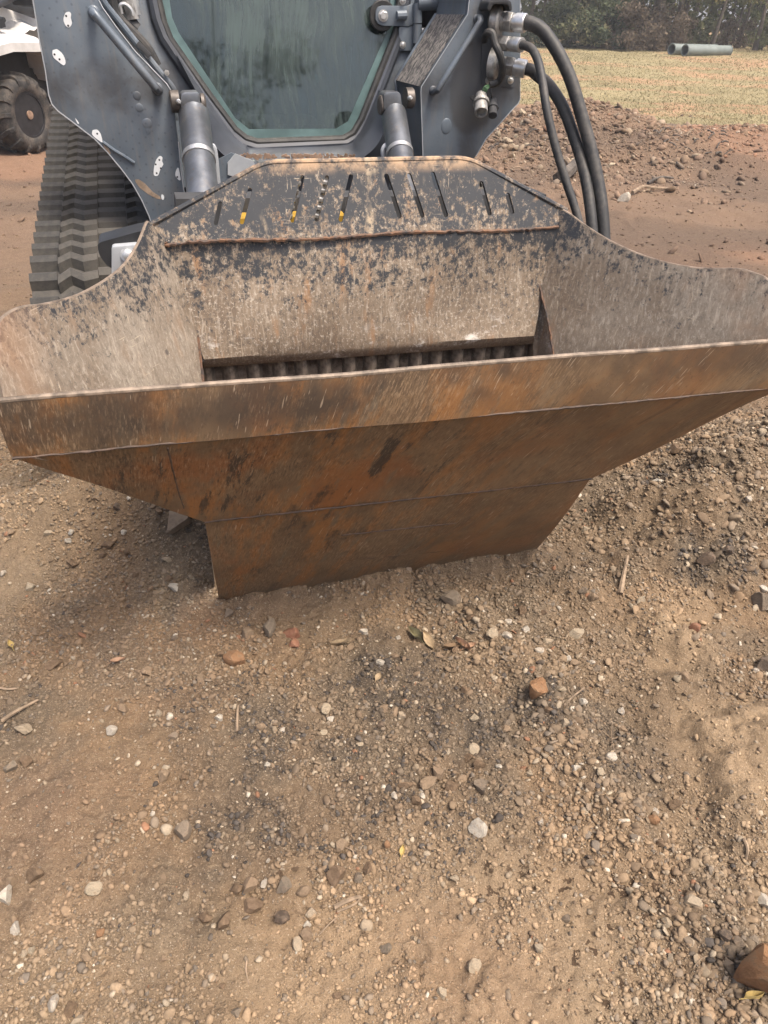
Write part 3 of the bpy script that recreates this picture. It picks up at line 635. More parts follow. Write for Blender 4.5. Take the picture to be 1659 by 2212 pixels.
def trunk_mb(h, r, lean, seed, limbs=6, lo=2.2, wig=.16):
    rr = random.Random(seed); mb = MB(); P = []; n = 9; x = y = 0
    for i in range(n):
        t = i / (n - 1); P.append((lean * h * t + x, y, h * t)); x += rr.uniform(-wig, wig); y += rr.uniform(-wig, wig)
    mb.tube(P, [r * (1.35 if i == 0 else 1) * (1 - .78 * i / (n - 1)) for i in range(n)], 9)
    for k in range(limbs):
        t = rr.uniform(lo / h, .92); i = min(int(t * (n - 1)), n - 2); b = np.array(P[i]) + (np.array(P[i + 1]) - np.array(P[i])) * (t * (n - 1) - i); a = rr.uniform(0, 6.28); L = rr.uniform(.9, 2.4) * (1.15 - .6 * t); up_ = rr.uniform(.2, .8)
        q = [b]; 
        for j in range(4): q.append(q[-1] + np.array([math.cos(a), math.sin(a), up_]) * L / 4 + np.array([rr.uniform(-.1, .1) for _ in range(3)]))
        mb.tube(smooth_path(q, 2), list(np.linspace(r * .42 * (1 - .6 * t), .012, 9)), 6)
    return mb
def tree(x, y, name, label, trunk, crown_me, rz=0, sc=1.0, group='trees along the edge of the wood'):
    t = Thing(name, label, 'tree', (x, y, hz(x, y) - .05), 'w', rz, group); t.o.scale = (sc,) * 3
    tm, = (trunk,); o = bpy.data.objects.new('trunk', tm); COL.objects.link(o); o.parent = t.o
    for cm in crown_me:
        c = bpy.data.objects.new('crown', cm); COL.objects.link(c); c.parent = t.o
    return t
def tmesh(*a, **k): return mesh_from('trunk', trunk_mb(*a, **k), M['bark'], angle=60)
TR = [tmesh(10, .21, .02, 1), tmesh(10, .15, -.05, 2, limbs=7, lo=1.2), tmesh(9, .10, .08, 3, limbs=7, lo=1.0), tmesh(11, .27, -.02, 4, limbs=8), tmesh(9, .085, -.12, 6, limbs=6, lo=.9), tmesh(8, .06, .04, 7, limbs=6, lo=.8, wig=.1)]
CR = [leaf_mesh('crown', 5200, clumps(26, 1.2, 8.6, 2.3, .85, 1), .085, LEAFD, 1), leaf_mesh('crown', 4600, clumps(32, 2.1, 8.8, 2.1, .62, 2), .085, LEAF, 2), leaf_mesh('crown', 3200, clumps(26, 1.8, 8.0, 1.8, .5, 3), .075, LEAFY, 3), leaf_mesh('crown', 7500, clumps(34, .3, 5.2, 1.55, .62, 4), .080, LEAFP, 4)]
BU = [leaf_mesh('foliage', 3600, clumps(20, .1, 1.5, 1.1, .48, 5), .075, LEAFD, 5), leaf_mesh('foliage', 3000, clumps(20, .05, 1.2, 1.2, .42, 6), .06, LEAFB, 6), leaf_mesh('foliage', 2200, clumps(16, .1, 1.6, .8, .36, 7), .07, LEAF, 7)]
def fx(px, py, y):                                   # ground x for a sight column at range y
    r = ray(px, py); return r[0] / r[1] * y
for (px, yy, ti, ci, rz, s, lab) in [
    (1140, 41, 2, [CR[0]], .3, 1.0, 'dark leafy tree half hidden behind the loader arm and hoses'),
    (1228, 39.2, 5, [CR[3]], 1.1, .95, 'round pale leaved tree branching to the ground, just right of the hoses'),
    (1300, 41.5, 1, [CR[0]], 2.0, 1.0, 'dark tree directly behind the round pale leaved one'),
    (1344, 40.5, 2, [CR[2]], .6, 1.0, 'thin trunked tree right of the round pale leaved tree, at the dark scrub'),
    (1398, 40.2, 3, [CR[1]], 2.6, 1.0, 'thickest trunked tree at the wood edge, left of the culvert pipes'),
    (1447, 40.0, 1, [CR[2]], 4.0, 1.0, 'tree with yellowing sprays just left of the culvert pipes'),
    (1463, 40.8, 2, [CR[1]], 5.2, 1.0, 'slim tree standing right behind the near end of the culvert pipes'),
    (1535, 40.6, 4, [CR[1]], 3.25, 1.0, 'leaning tree rising behind the middle of the culvert pipes'),
    (1592, 43.5, 5, [CR[2]], 1.7, 1.0, 'thin tree behind the far end of the culvert pipes'),
    (1630, 41.5, 2, [CR[1]], 2.9, 1.0, 'green tree at the right edge of the wood, past the pipes')]:
    tree(fx(px, 108, yy), yy, 'tree', lab, TR[ti], ci, rz, s)
rg = np.random.default_rng(31)
for k in range(16):
    yy = rg.uniform(45, 56); px = 1130 + 545 * (k + rg.uniform(0, 1)) / 16
    tree(fx(px, 90, yy), yy, 'tree', 'thin tree standing deeper in the wood behind the front trunks', TR[int(rg.choice([1, 2, 4, 5]))], [CR[int(rg.choice([1, 2, 1]))]], rg.uniform(0, 6), rg.uniform(.9, 1.15), 'thin trees deeper in the wood')
for k, (px, yy, bi, s, lab) in enumerate([(1185, 39.0, 0, 1.0, 'dark bush at the field edge touching the outermost hose in view'), (1290, 38.9, 0, 1.15, 'dark bush at the right foot of the round pale leaved tree'), (1335, 38.8, 1, 1.2, 'brown scrub bush between the dark bush and the thickest trunk'), (1385, 39.0, 1, 1.3, 'brown scrub bush at the foot of the thickest trunk'), (1428, 39.2, 1, 1.0, 'brown scrub bush left beside the culvert pipes'), (1500, 43, 2, .9, 'green bush growing behind the culvert pipes'), (1575, 43.5, 1, .9, 'brown scrub bush behind the far pipe end'), (1645, 42, 2, 1.0, 'green bush at the right end of the wood edge')]):
    t = Thing('bush', lab, 'bush', (fx(px, 110, yy), yy, hz(fx(px, 110, yy), yy)), 'w', k * 1.3, 'bushes along the edge of the wood'); t.o.scale = (s,) * 3
    o = bpy.data.objects.new('foliage', BU[bi]); COL.objects.link(o); o.parent = t.o
    o = bpy.data.objects.new('stem', TR[5]); COL.objects.link(o); o.parent = t.o; o.scale = (.5, .5, .17)
# the far wood reads as one mass
def far_shape(rg, n):
    a = rg.uniform(-1.15, 1.15, n); d = rg.uniform(50, 74, n); x = np.sin(a) * d; y = np.cos(a) * d; y = np.maximum(y, 30); z = rg.random(n) ** 1.0 * 11
    g = fbm(x + y * .3, z * 1.5, .30, 4, 3); k = g > .38; x, y, z = x[k], y[k], z[k]; return np.stack([x, y, z + macro(x, y)], -1)
o = bpy.data.objects.new('distant_woods', leaf_mesh('distant_woods', 120000, far_shape, .30, LEAF, 9)); COL.objects.link(o); o['kind'] = 'stuff'
mb = MB(); rr = random.Random(4)
for k in range(150):
    a = rr.uniform(-1.1, 1.1); d = rr.uniform(57, 76); x, y = math.sin(a) * d, max(30, math.cos(a) * d); z = float(macro(x, y)); l = rr.uniform(-.06, .06); r_ = rr.uniform(.05, .16)
    mb.tube([(x, y, z - .2), (x + l * 5, y, z + 5), (x + l * 13, y, z + 12)], [r_, r_ * .8, r_ * .3], 6)
o = bpy.data.objects.new('distant_trunks', mesh_from('distant_trunks', mb, M['bark'], angle=60)); COL.objects.link(o); o['kind'] = 'stuff'
for k, (xx, yy, rz) in enumerate([(-19, 26, .4), (-16.2, 29, 2.2)]):
    tree(xx, yy, 'tree', ['dark tree showing in the gap above the quad bike rack', 'dark tree behind the quad bike, close to the loader arm'][k], TR[k], [CR[0]], rz, 1.2)
# trees across the yard behind the photographer, seen mirrored in the cab door glass
for k, (xx, yy, s) in enumerate([(1.5, -20, 1.3), (5.0, -18.5, 1.15), (8.6, -19, 1.3), (15, -15, 1.2), (19.5, -13, 1.3)]):
    tree(xx, yy, 'tree', 'tree standing across the yard, seen mirrored in the cab door glass', TR[k % 4], [CR[k % 2]], k, s, 'trees mirrored in the door glass')

# ------------------------------------------------------------------ culvert pipes in the field
def pipe(a, b, r, label):
    a = np.array(a, float); b = np.array(b, float); L = np.linalg.norm(b - a); t = Thing('culvert_pipe', label, 'pipe', (*a[:2], hz(a[0], a[1])), 'w', math.atan2(b[1] - a[1], b[0] - a[0]), 'steel culvert pipes lying in the field')
    mb = MB(); seg = 28; n = int(L / .11); rows = []
    for i in range(n + 1): q = r * (1 + .025 * (i % 2)); rows.append([(L * i / n, q * math.cos(2 * math.pi * k / seg), r + q * math.sin(2 * math.pi * k / seg)) for k in range(seg)])
    for i in range(n, -1, -1): q = r * .955; rows.append([(L * i / n, q * math.cos(2 * math.pi * k / seg), r + q * math.sin(2 * math.pi * k / seg)) for k in range(seg)])
    mb.loft(rows + [rows[0]], True); t.part('barrel', mb, M['pipe'], angle=70)
    rim = MB(); rim.tube([(0, r * math.cos(2 * math.pi * k / 28), r + r * math.sin(2 * math.pi * k / 28)) for k in range(28)], .028, 6, False, True); t.part('end_rim', rim, M['pipe'])
    rim = MB(); rim.tube([(L, r * math.cos(2 * math.pi * k / 28), r + r * math.sin(2 * math.pi * k / 28)) for k in range(28)], .028, 6, False, True); t.part('end_rim', rim, M['pipe'])
pa = at(1477, 121); pb = at(1572, 120); dd = pb - pa
pipe(pa, pa + np.array([2.35, 1.35, 0]), .20, 'nearer grey steel culvert pipe lying on the grass, open end facing left'); pipe(pa + np.array([-.42, .46, 0]), pa + np.array([1.9, 1.8, 0]), .20, 'rear culvert pipe, mostly hidden behind the nearer one')
# ------------------------------------------------------------------ the hopper bucket
def px_poly(P, f, *a): return [f(*p, *a) for p in P]
bk = Thing('hopper_bucket', 'wide rusty steel hopper bucket standing on the dirt in front of the grey loader', 'bucket', (0, 0, 0))
# front plate: four bent bands
Llip, Rlip = np.array([-.925, -.49, 1.026]), np.array([1.00, -.49, .9945])
Ls, Rs = np.array([-.922, -.487, .902]), np.array([1.025, -.487, .8575])
Lb, Rb = Y(443, 1130, -.318), Y(1280, 1036, -.318)
La, Ra = Z(475, 1303, 0), Z(1143, 1199, 0)
La = La - np.array([0, 0, .03]) + (La - Lb) * .0; Ra = Ra - np.array([0, 0, .03])
T = .012
def band(name, rows, mat, sub=24, bulge=0.0, parent=None, thick=T, label=None):   # rows: list of edge polylines (same count)
    mb = MB(); n = len(rows[0]); k = len(rows)
    front = [[np.array(p, float) for p in r_] for r_ in rows]
    back = [[p + np.array([0, thick, 0]) for p in r_] for r_ in front]
    ring = front + back[::-1]; mb.loft(ring + [ring[0]])
    for e in (0, n - 1): mb.add([r_[e] for r_ in ring], [tuple(range(2 * k))])
    return bk.part(name, mb, mat, parent, label=label, angle=30)
def span(a, b, n=30, fn=None):
    out = []
    for i in range(n + 1):
        t = i / n; p = np.array(a) * (1 - t) + np.array(b) * t
        if fn is not None: p = p + fn(t, p)
        out.append(p)
    return out
dent = lambda t, p: np.array([0, .004 * math.sin(9 * t + 1) + .003 * math.sin(23 * t), 0])
lipdent = lambda t, p: np.array([0, .002 * math.sin(14 * t), .0012 * math.sin(11 * t + .5) + .0006 * math.sin(31 * t)])
r0 = span(Llip, Rlip, 30, lipdent); r1 = span(Ls, Rs, 30, dent)
up_mid = [(a * .5 + b * .5) + np.array([0, -.004, 0]) for a, b in zip(r0, r1)]
band('upper_band', [r0, up_mid, r1], M['front'])
tap = [Y(*q, y) for q, y in (((40, 997), -.475), ((132, 1029), -.44), ((215, 1052), -.405), ((320, 1086), -.365))]
def interp_edge(P, ts):                               # edge polyline resampled by height
    P = np.array(P); z = -P[:, 2]; zz = z[0] + (z[-1] - z[0]) * np.array(ts); return np.stack([np.interp(zz, z, P[:, k]) for k in range(3)], -1)
ts = np.linspace(0, 1, 7); Le = interp_edge([Ls] + tap + [Lb], ts); Re = interp_edge([Rs, Y(1659, 857, -.478), Y(1511, 924, -.41), Y(1431, 964, -.375), Rb], ts)
def smooth_r(k): return lambda t, p: np.array([0, (.004 * math.sin(7 * t + k)) * (1 if 0 < k < 6 else .5), 0])
mid_rows = [span(Le[i], Re[i], 30, smooth_r(i)) for i in range(7)]
shift = np.array([0, .005, 0]); band('middle_panel', [[p + shift for p in r_] for r_ in mid_rows], M['front'])
low_rows = [span(Lb * (1 - t) + La * t, Rb * (1 - t) + Ra * t, 30, lambda u, p: np.array([0, -.012 * math.sin(math.pi * t), 0])) for t in np.linspace(0, 1, 9)]
band('lower_panel', [[p + 2 * shift for p in r_] for r_ in low_rows], M['front'])
# worn rounded lip bar
mb = MB(); mb.tube([p + np.array([0, T / 2, .001]) for p in r0], .0068, 10); bk.part('lip_bar', mb, M['lip'])
def weld(P, r, name='weld_bead', seed=1, mat='weld'):
    rr = random.Random(seed); mb = MB(); Q = smooth_path(P, 8); L = []
    for q in Q: L.append(np.array(q) + np.array([rr.uniform(-1, 1), rr.uniform(-1, 1), rr.uniform(-1, 1)]) * r * .35)
    mb.tube(L, [r * rr.uniform(.6, 1.25) for _ in L], 6); return bk.part(name, mb, M[mat])
weld([p + np.array([0, -.000, 0]) for p in mid_rows[0][::2]], .003, seed=2, mat='seam'); weld([p + np.array([0, .004, 0]) for p in low_rows[0][::2]], .003, seed=3, mat='seam')
def on_low(px, py):                                   # point on the lower panel
    n = np.cross(Rb - Lb, La - Lb); n /= np.linalg.norm(n); return on_plane(px, py, n, n @ Lb)
weld([on_low(738, 1156), on_low(860, 1143), on_low(985, 1130)], .0022, seed=4, mat='seam'); weld([on_low(742, 1211), on_low(850, 1200), on_low(960, 1190)], .002, seed=5, mat='seam')
def on_mid(px, py):
    n = np.cross(Rb - Lb, Ls - Lb); n /= np.linalg.norm(n); return on_plane(px, py, n, n @ Lb)
weld([on_mid(362, 968), on_mid(372, 1010), on_mid(385, 1060), on_mid(398, 1098)], .0022, seed=6, mat='seam')
# back plate and its rolled lower edge
WdL, WdR = Y(357, 527, .087), Y(1205, 490, .087); BpL, BpR = Y(440, 775, .035), Y(1152, 724, .035)
rows = [span(WdL + (BpL - WdL) * t, WdR + (BpR - WdR) * t, 24, lambda u, p: np.array([0, .005 * math.sin(6 * u + 5 * t), 0])) for t in np.linspace(0, 1, 8)]
BqL, BqR = Y(441, 794, .056), Y(1152, 743, .056)
for k, t in enumerate((.35, .7, 1)): rows.append([a * (1 - t) + b * t + np.array([0, .012 * (t * t - t), 0]) for a, b in zip(rows[7], span(BqL, BqR, 24))])
rows.append([p + np.array([0, .05, .012]) for p in rows[-1]])
band('back_plate', rows, M['back'], thick=.012)
# guard plate with slanted slots
gpl = [WdL, Y(325, 482, .108), Y(572, 350, .15), Y(1012, 341, .15), Y(1222, 452, .108), WdR]
gn = np.cross(gpl[2] - WdL, WdR - WdL); gn /= np.linalg.norm(gn); gn = gn if gn[1] > 0 else -gn; gd = gn @ ((WdL + WdR) / 2)
G = lambda px, py: on_plane(px, py, gn, gd)
outer = rounded([G(*q) for q in [(357, 527), (325, 483), (572, 350), (1012, 341), (1222, 452), (1205, 490)]], .025, 4)
Q = lambda zx, zy: (345.6 + zx * .573, 328.3 + zy * .573)
holes = []
for (ax, ay, bx, by) in [(229, 186, 209, 276), (341, 136, 307, 272), (538, 88, 497, 266), (631, 88, 588, 264), (722, 84, 680, 263), (851, 82, 906, 250), (937, 80, 992, 248), (1026, 74, 1081, 246), (1209, 110, 1245, 240), (1309, 154, 1330, 234)]:
    p, q = np.array([ax, ay], float), np.array([bx, by], float); d = (q - p) / np.linalg.norm(q - p); s_ = np.array([-d[1], d[0]]); w = 8.5; H_ = []
    for k in range(7): t = math.pi * k / 6; H_.append(p + d * w + s_ * w * math.cos(t) - d * w * math.sin(t))
    for k in range(7): t = math.pi * k / 6; H_.append(q - d * w - s_ * w * math.cos(t) + d * w * math.sin(t))
    holes.append([G(*Q(*h)) for h in H_])
mb = MB(); mb.prism(outer, gn * .010, holes); bk.part('guard_plate', mb, M['guard'], angle=40)
mb = MB(); P = rounded([G(*q) for q in [(325, 484), (572, 350), (1012, 341), (1222, 453)]], .04, 5)[6:-6]
mb.tube([G(323, 486)] + [p + gn * .005 for p in P] + [G(1224, 455)], .0075, 8); bk.part('guard_rim', mb, M['guard'])
weld([WdL + np.array([.0, -.004, -.002])] + span(WdL, WdR, 16, lambda t, p: np.array([0, -.005, .003 * math.sin(13 * t)]))[1:-1] + [WdR + np.array([0, -.004, 0])], .0055, seed=8)
# wings
def wing(s):
    wa, wb, wc = np.array([s * .562, .087, 1.162]), np.array([s * .925, -.49, 1.012]), np.array([s * .52, -.05, .75])
    n = np.cross(wb - wa, wc - wa); n /= np.linalg.norm(n); d = n @ wa; n_out = n if n[1] > 0 else -n
    W = lambda px, py: on_plane(px, py, n, d)
    if s < 0: top = [(325, 480), (318, 484), (301, 526), (273, 570), (237, 601), (198, 625), (158, 643), (99, 658), (51, 664), (20, 678), (0, 698), (-20, 740)]; inner = [(439, 833), (428, 735), (416, 649), (400, 605), (357, 523)]; end = (-10, 868)
    else: top = [(1205, 449), (1228, 462), (1266, 490), (1318, 522), (1377, 549), (1441, 569), (1514, 581), (1591, 582), (1625, 590), (1659, 607), (1682, 650)]; inner = [(1198, 774), (1183, 688), (1164, 603), (1172, 573), (1203, 488)]; end = (1712, 734)
    T3 = smooth_path([W(*q) for q in top], 4); I3 = [W(*q) for q in inner]; low = W(*inner[0]) + np.array([0, -.0, -.10]); E3 = np.array([0, -.474, 1.004]); E3[0] = (d - n[1] * E3[1] - n[2] * E3[2]) / n[0]
    corner = np.array([s * .56, -.25, .62]); corner = corner - n * (n @ corner - d)
    out = T3 + [E3 + np.array([0, .012, -.01]), E3 + np.array([0, .014, -.12]) - n * (n @ (E3 + np.array([0, .014, -.12])) - d), corner, low] + I3
    mb = MB(); mb.prism(out, n_out * .010); bk.part('wing_plate', mb, M['wing'])
    mb = MB(); mb.tube([p + n_out * .005 for p in T3[2:]], .0042, 7); bk.part('edge_rim', mb, M['lip'])
    weld([W(*q) - n_out * .001 for q in inner[::-1]], .004, seed=11 + s)
    # inner side wall that closes the hopper between wing, back plate and front plate
    side = [W(*inner[2]) + n_out * .006, W(*inner[1]) + n_out * .006, W(*inner[0]) + n_out * .006, low + n_out * .006, np.array([s * .56, -.25, .5]), np.array([s * .56, .02, .06]), np.array([s * .55, .16, .06]), np.array([s * .53, .17, .82]), (BpL if s < 0 else BpR) + np.array([s * .012, .03, 0])]
    mb = MB(); c = np.mean(side, axis=0); k = len(side); mb.add(side + [c], [(i, (i + 1) % k, k) for i in range(k)]); bk.part('side_wall', mb, M['back'])
wing(-1); wing(1)
# ribbed rubber conveyor in the throat
mb = MB(); mb.prism([(-.53, .10, .855), (.53, .10, .835), (.53, .10, .10), (-.53, .10, .10)], (0, .05, 0)); belt = bk.part('conveyor_belt', mb, M['belt'])
rib = None
for i in range(15):
    x = -.50 + i * .071 + (.005 if i % 3 == 0 else 0); 
    if rib is None:
        mb = MB(); rows = []
        for zz in (.84, .78, .70, .62, .50, .30): rows.append([(x - .026, .100, zz), (x - .015, .078, zz), (x - .004, .070, zz), (x + .008, .073, zz), (x + .016, .088, zz), (x + .020, .100, zz)])
        mb.loft(rows); mb.add(rows[0], [tuple(range(6))]); rib = bk.part('rib', mb, M['belt'], belt); x0 = x
    else:
        o = rib.copy(); COL.objects.link(o); o.parent = belt; o.location.x = x - x0
mb = MB(); mb.box((0, .15, .012), (1.10, .34, .024)); bk.part('floor_plate', mb, M['front'])
# motor mount beside the left wing, yellow beam and hose guard seen through the slots
pl = [Y(*q, .30) for q in [(210, 525), (300, 500), (360, 492), (360, 560), (300, 610), (232, 575), (214, 552)]]
mb = MB(); mb.prism(rounded(pl, .012, 3), (0, .10, 0)); bk.part('motor_bracket', mb, M['black'])
mb = MB(); mb.prism(rounded([Y(*q, .27) for q in [(241, 533), (300, 528), (310, 560), (310, 625), (241, 625)]], .008, 3), (0, .07, 0)); mm = bk.part('motor_plate', mb, M['galv'], bevel=.003)
c = Y(277, 551, .27); mb = MB(); mb.lathe(c, (0, -1, .25), [(0, .021), (.004, .021), (.004, .0)], 20); mb.lathe(c, (0, -1, .25), [(.002, .015), (.016, .015), (.017, .013)], 6); bk.part('bolt', mb, M['zinc'], mm)
mb = MB(); mb.prism([Y(*q, .34) for q in [(500, 473), (748, 466), (748, 500), (500, 507)]], (0, .08, 0)); bk.part('yellow_beam', mb, M['yellow'])
mb = MB(); mb.prism([Y(*q, .42) for q in [(380, 430), (1180, 420), (1180, 640), (380, 640)]], (0, .10, 0)); bk.part('mounting_frame', mb, M['dark'])
for (a, b) in [((640, 360), (610, 480)), ((700, 360), (670, 480))]:
    mb = MB(); pa_, pb_ = Y(*a, .30), Y(*b, .30); n = 40; mb.tube([pa_ + (pb_ - pa_) * k / n for k in range(n + 1)], [.025 if (k // 3) % 2 else .022 for k in range(n + 1)], 10); bk.part('hose_sleeve', mb, M['fitting'])

# ------------------------------------------------------------------ the track loader
ld = Thing('track_loader', 'slate grey compact track loader with rubber tracks and muddy cab glass behind the bucket', 'loader', (0, 1.6, 0))
AY = 1.0
A = lambda x, y: Y(x, y, AY)
# left arm
L_out = [(62, -60), (71, 0), (84.6, 84.6), (97.7, 151.7), (105, 204), (112, 225), (125, 240), (152, 260), (204, 300), (233, 330), (262, 365), (286, 397), (306, 432), (322, 467), (340, 520), (405, 520), (401, 437), (392, 376), (385, 306), (378, 248), (373, 204), (367, 192), (360, 181), (292, 111), (251, 58), (222, 17), (213, 0), (180, -60)]
mb = MB(); mb.prism([A(*q) for q in L_out], (0, .02, 0)); armL = ld.part('lift_arm', mb, M['paint'], bevel=.003)
ins = lambda P, k: [np.array(p) * (1 - k) + np.mean(P, axis=0) * k for p in P]
Lb3 = [A(*q) for q in L_out]; mb = MB(); mb.prism([p + np.array([0, .021, 0]) for p in ins(Lb3, .06)], (0, .22, 0)); ld.part('arm_box', mb, M['paint'], armL)
# right arm
R_out = [(1013.5, -60), (1013.5, 0), (1010, 31), (910, 187.5), (909, 200), (913.5, 337.5), (916, 420), (990, 420), (1010, 370), (1027.6, 337.5), (1049.5, 300), (1112, 231), (1119, 224), (1123, 215), (1123, 0), (1122, -60)]
mb = MB(); mb.prism([A(*q) for q in R_out], (0, .02, 0)); armR = ld.part('lift_arm', mb, M['paint'], bevel=.003)
mb = MB(); mb.prism([A(*q) + np.array([0, .021, 0]) for q in [(1012.5, -60), (1012.5, 0), (1008, 33), (910, 188.5), (911.5, 205), (916, 337), (918, 420), (985, 420), (1040, 300), (1100, 228), (1100, -60)]], (0, .30, 0)); ld.part('arm_box', mb, M['paint'], armR)
a0, a1 = A(1008, 33) + np.array([0, .022, 0]), A(910, 188.5) + np.array([0, .022, 0]); e = np.array([0, .285, 0]); nn = np.cross(a1 - a0, e); nn /= np.linalg.norm(nn); nn = nn if nn[0] < 0 else -nn
mb = MB(); mb.prism([a0 + nn * .001, a1 + nn * .001, a1 + e + nn * .001, a0 + e + nn * .001], nn * .003); ld.part('grip_tape', mb, M['grip'], armR)
mb = MB(); b0 = a0 + e * 1.02; b1 = a1 + e * 1.02; mb.tube([b0 + nn * .004, b1 + nn * .004, A(913, 250) + e * 1.02 - np.array([.003, 0, 0])], .007, 8); ld.part('edge_bead', mb, M['paint'], armR)
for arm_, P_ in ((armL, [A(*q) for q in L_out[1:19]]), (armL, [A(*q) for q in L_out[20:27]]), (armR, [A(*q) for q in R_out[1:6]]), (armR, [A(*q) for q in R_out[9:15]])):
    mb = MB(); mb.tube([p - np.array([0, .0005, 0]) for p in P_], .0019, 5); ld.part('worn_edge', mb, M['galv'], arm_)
# grab handles on the arms
def handle(a, b, r, arm, out=.05):
    pa_, pb_ = A(*a), A(*b); o = np.array([0, -out, 0]); d = (pb_ - pa_) / np.linalg.norm(pb_ - pa_)
    mb = MB(); P = [pa_ - d * .004, pa_ + o * .55 - d * .004, pa_ + o * .88 + d * .006, pa_ + o + d * .024, pb_ + o - d * .024, pb_ + o * .88 - d * .006, pb_ + o * .55 + d * .004, pb_ + d * .004]
    mb.tube(smooth_path(P, 4), r, 14); h = ld.part('grab_handle', mb, M['paint'], arm)
    for q in (pa_, pb_):
        mb = MB(); mb.lathe(q, (0, -1, 0), [(-.001, r * 1.5), (.003, r * 1.35), (.006, r * 1.02)], 14); ld.part('weld_ring', mb, M['paint'], arm)
handle((203, 27), (340, 192), .0135, armL, .055); handle((1030, 41), (935, 195), .0105, armR, .045)
# bare patches where the film has peeled
z1 = lambda P: [(x * .29165, y * .29165) for x, y in P]
for P in [[(485, 95), (500, 88), (515, 88), (527, 104), (524, 130), (528, 147), (533, 168), (527, 188), (512, 203), (497, 200), (482, 182), (472, 158), (471, 135), (478, 112)], [(390, 372), (408, 366), (425, 366), (458, 393), (478, 428), (486, 466), (470, 484), (432, 456), (398, 427), (389, 398)], [(556, 875), (562, 880), (586, 912), (574, 914)], [(686, 964), (705, 960), (722, 962), (745, 990), (760, 1053), (735, 1042), (700, 1015), (681, 992)], [(1178, 1158), (1190, 1155), (1204, 1168), (1200, 1193), (1210, 1216), (1196, 1240), (1185, 1262), (1172, 1297), (1158, 1304), (1140, 1296), (1138, 1268), (1144, 1222), (1158, 1182)], [(1312, 1246), (1324, 1246), (1338, 1328), (1326, 1334), (1312, 1322), (1298, 1298), (1302, 1268)], [(1198, 1440), (1210, 1444), (1216, 1462), (1209, 1480), (1198, 1474), (1194, 1455)]]:
    P3 = [Y(*q, AY) for q in z1(P)]; P3 = smooth_path(P3 + [P3[0]], 2)[:-1]; mb = MB(); mb.prism([p - np.array([0, .0012, 0]) for p in P3], (0, .0010, 0)); ld.part('bare_patch', mb, M['patch'], armL)
for (x, y) in [(490, 118), (505, 190), (404, 403), (441, 439), (720, 990), (1180, 1184), (1153, 1217), (1160, 1282), (1190, 1246), (1313, 1310)]:
    mb = MB(); mb.lathe(Y(x * .29165, y * .29165, AY), (0, -1, 0), [(.0, .0032), (.0016, .0032), (.0016, .001)], 10); ld.part('film_hole', mb, M['black'], armL)
P3 = [Y(*q, AY) for q in z1([(1000, 1330), (1030, 1328), (1075, 1360), (1130, 1420), (1185, 1455), (1192, 1476), (1160, 1470), (1100, 1440), (1040, 1395), (1005, 1350)])]; mb = MB(); mb.prism([p - np.array([0, .0009, 0]) for p in P3], (0, .0007, 0)); ld.part('rub_mark', mb, M['tanrub'], armL)
P3 = [Y(*q, AY) for q in z1([(758, 1056), (780, 1062), (800, 1090), (822, 1135), (812, 1140), (770, 1090)])]; mb = MB(); mb.prism([p - np.array([0, .0009, 0]) for p in P3], (0, .0007, 0)); ld.part('rub_mark', mb, M['tanrub'], armL)
def lump(q, r, arm, h=.0028, sx=1.0, sz=1.0):
    c = A(*q); mb = MB(); rows = []
    for i in range(6):
        t = i / 5; rr_ = r * math.cos(t * 1.5708); rows.append([c + np.array([rr_ * sx * math.cos(2 * math.pi * k / 14), -h * math.sin(t * 1.5708) + .0005, rr_ * sz * math.sin(2 * math.pi * k / 14)]) for k in range(14)])
    mb.loft(rows, True); ld.part('dent_lump', mb, M['paint'], arm)
lump((296, 207), .014, armL); lump((301, 233), .014, armL); lump((318, 267), .017, armL, .003); lump((319, 281), .010, armL, .002, .8, 1.6); lump((964, 273), .022, armR, .004, 1, 1.3); lump((1014, 90), .014, armR, .003)
mb = MB(); mb.tube(smooth_path([A(760 * .29165, 1050 * .29165) - np.array([0, .001, 0]), A(248, 325) - np.array([0, .004, 0]), A(268, 337) - np.array([0, .004, 0]), A(290, 352) - np.array([0, .001, 0])], 5), .006, 8); ld.part('dent_crease', mb, M['paint'], armL)
# hydraulic line, hose and clip along the left arm's inner edge
mb = MB(); mb.tube(smooth_path([Y(*q, 1.06) for q in [(212, -40), (222, 0), (262, 52), (310, 112), (355, 168), (370, 186), (377, 205), (380, 260)]], 5), .011, 10); ld.part('hydraulic_line', mb, M['paint'], armL)
mb = MB(); mb.tube(smooth_path([Y(*q, 1.13) for q in [(236, -40), (246, 18), (262, 45), (292, 75), (312, 96), (326, 115), (340, 142)]], 5), .016, 10); ld.part('hydraulic_hose', mb, M['rubber'], armL)
for (a, b, r, m) in [((270, -20), (287, 42), .024, 'fitting'), ((285, -20), (294, 32), .016, 'zinc'), ((262, 12), (300, 58), .010, 'rubber'), ((255, -10), (266, 26), .018, 'black'), ((276, 50), (296, 66), .022, 'dark')]:
    mb = MB(); mb.tube([Y(*a, 1.17), Y(*b, 1.17)], r, 10); ld.part('hydraulic_fitting', mb, M[m], armL)
mb = MB(); mb.tube(smooth_path([Y(*q, 1.14) for q in [(263, 30), (260, 12), (270, 9), (283, 20), (288, 34)]], 4), .006, 8); ld.part('hose_guard_loop', mb, M['zinc'], armL)
p = Y(310, 107, 1.05); mb = MB(); mb.box(p, (.05, .03, .018), Matrix.Rotation(R(48), 3, 'Y')); ld.part('hose_clip', mb, M['dark'], armL, bevel=.003)
for q in [(318, 120), (360, 157)]:
    mb = MB(); mb.lathe(Y(*q, 1.05), (0, -1, 0), [(0, .009), (.012, .009), (.013, .006)], 6); ld.part('bolt', mb, M['fitting'], armL)
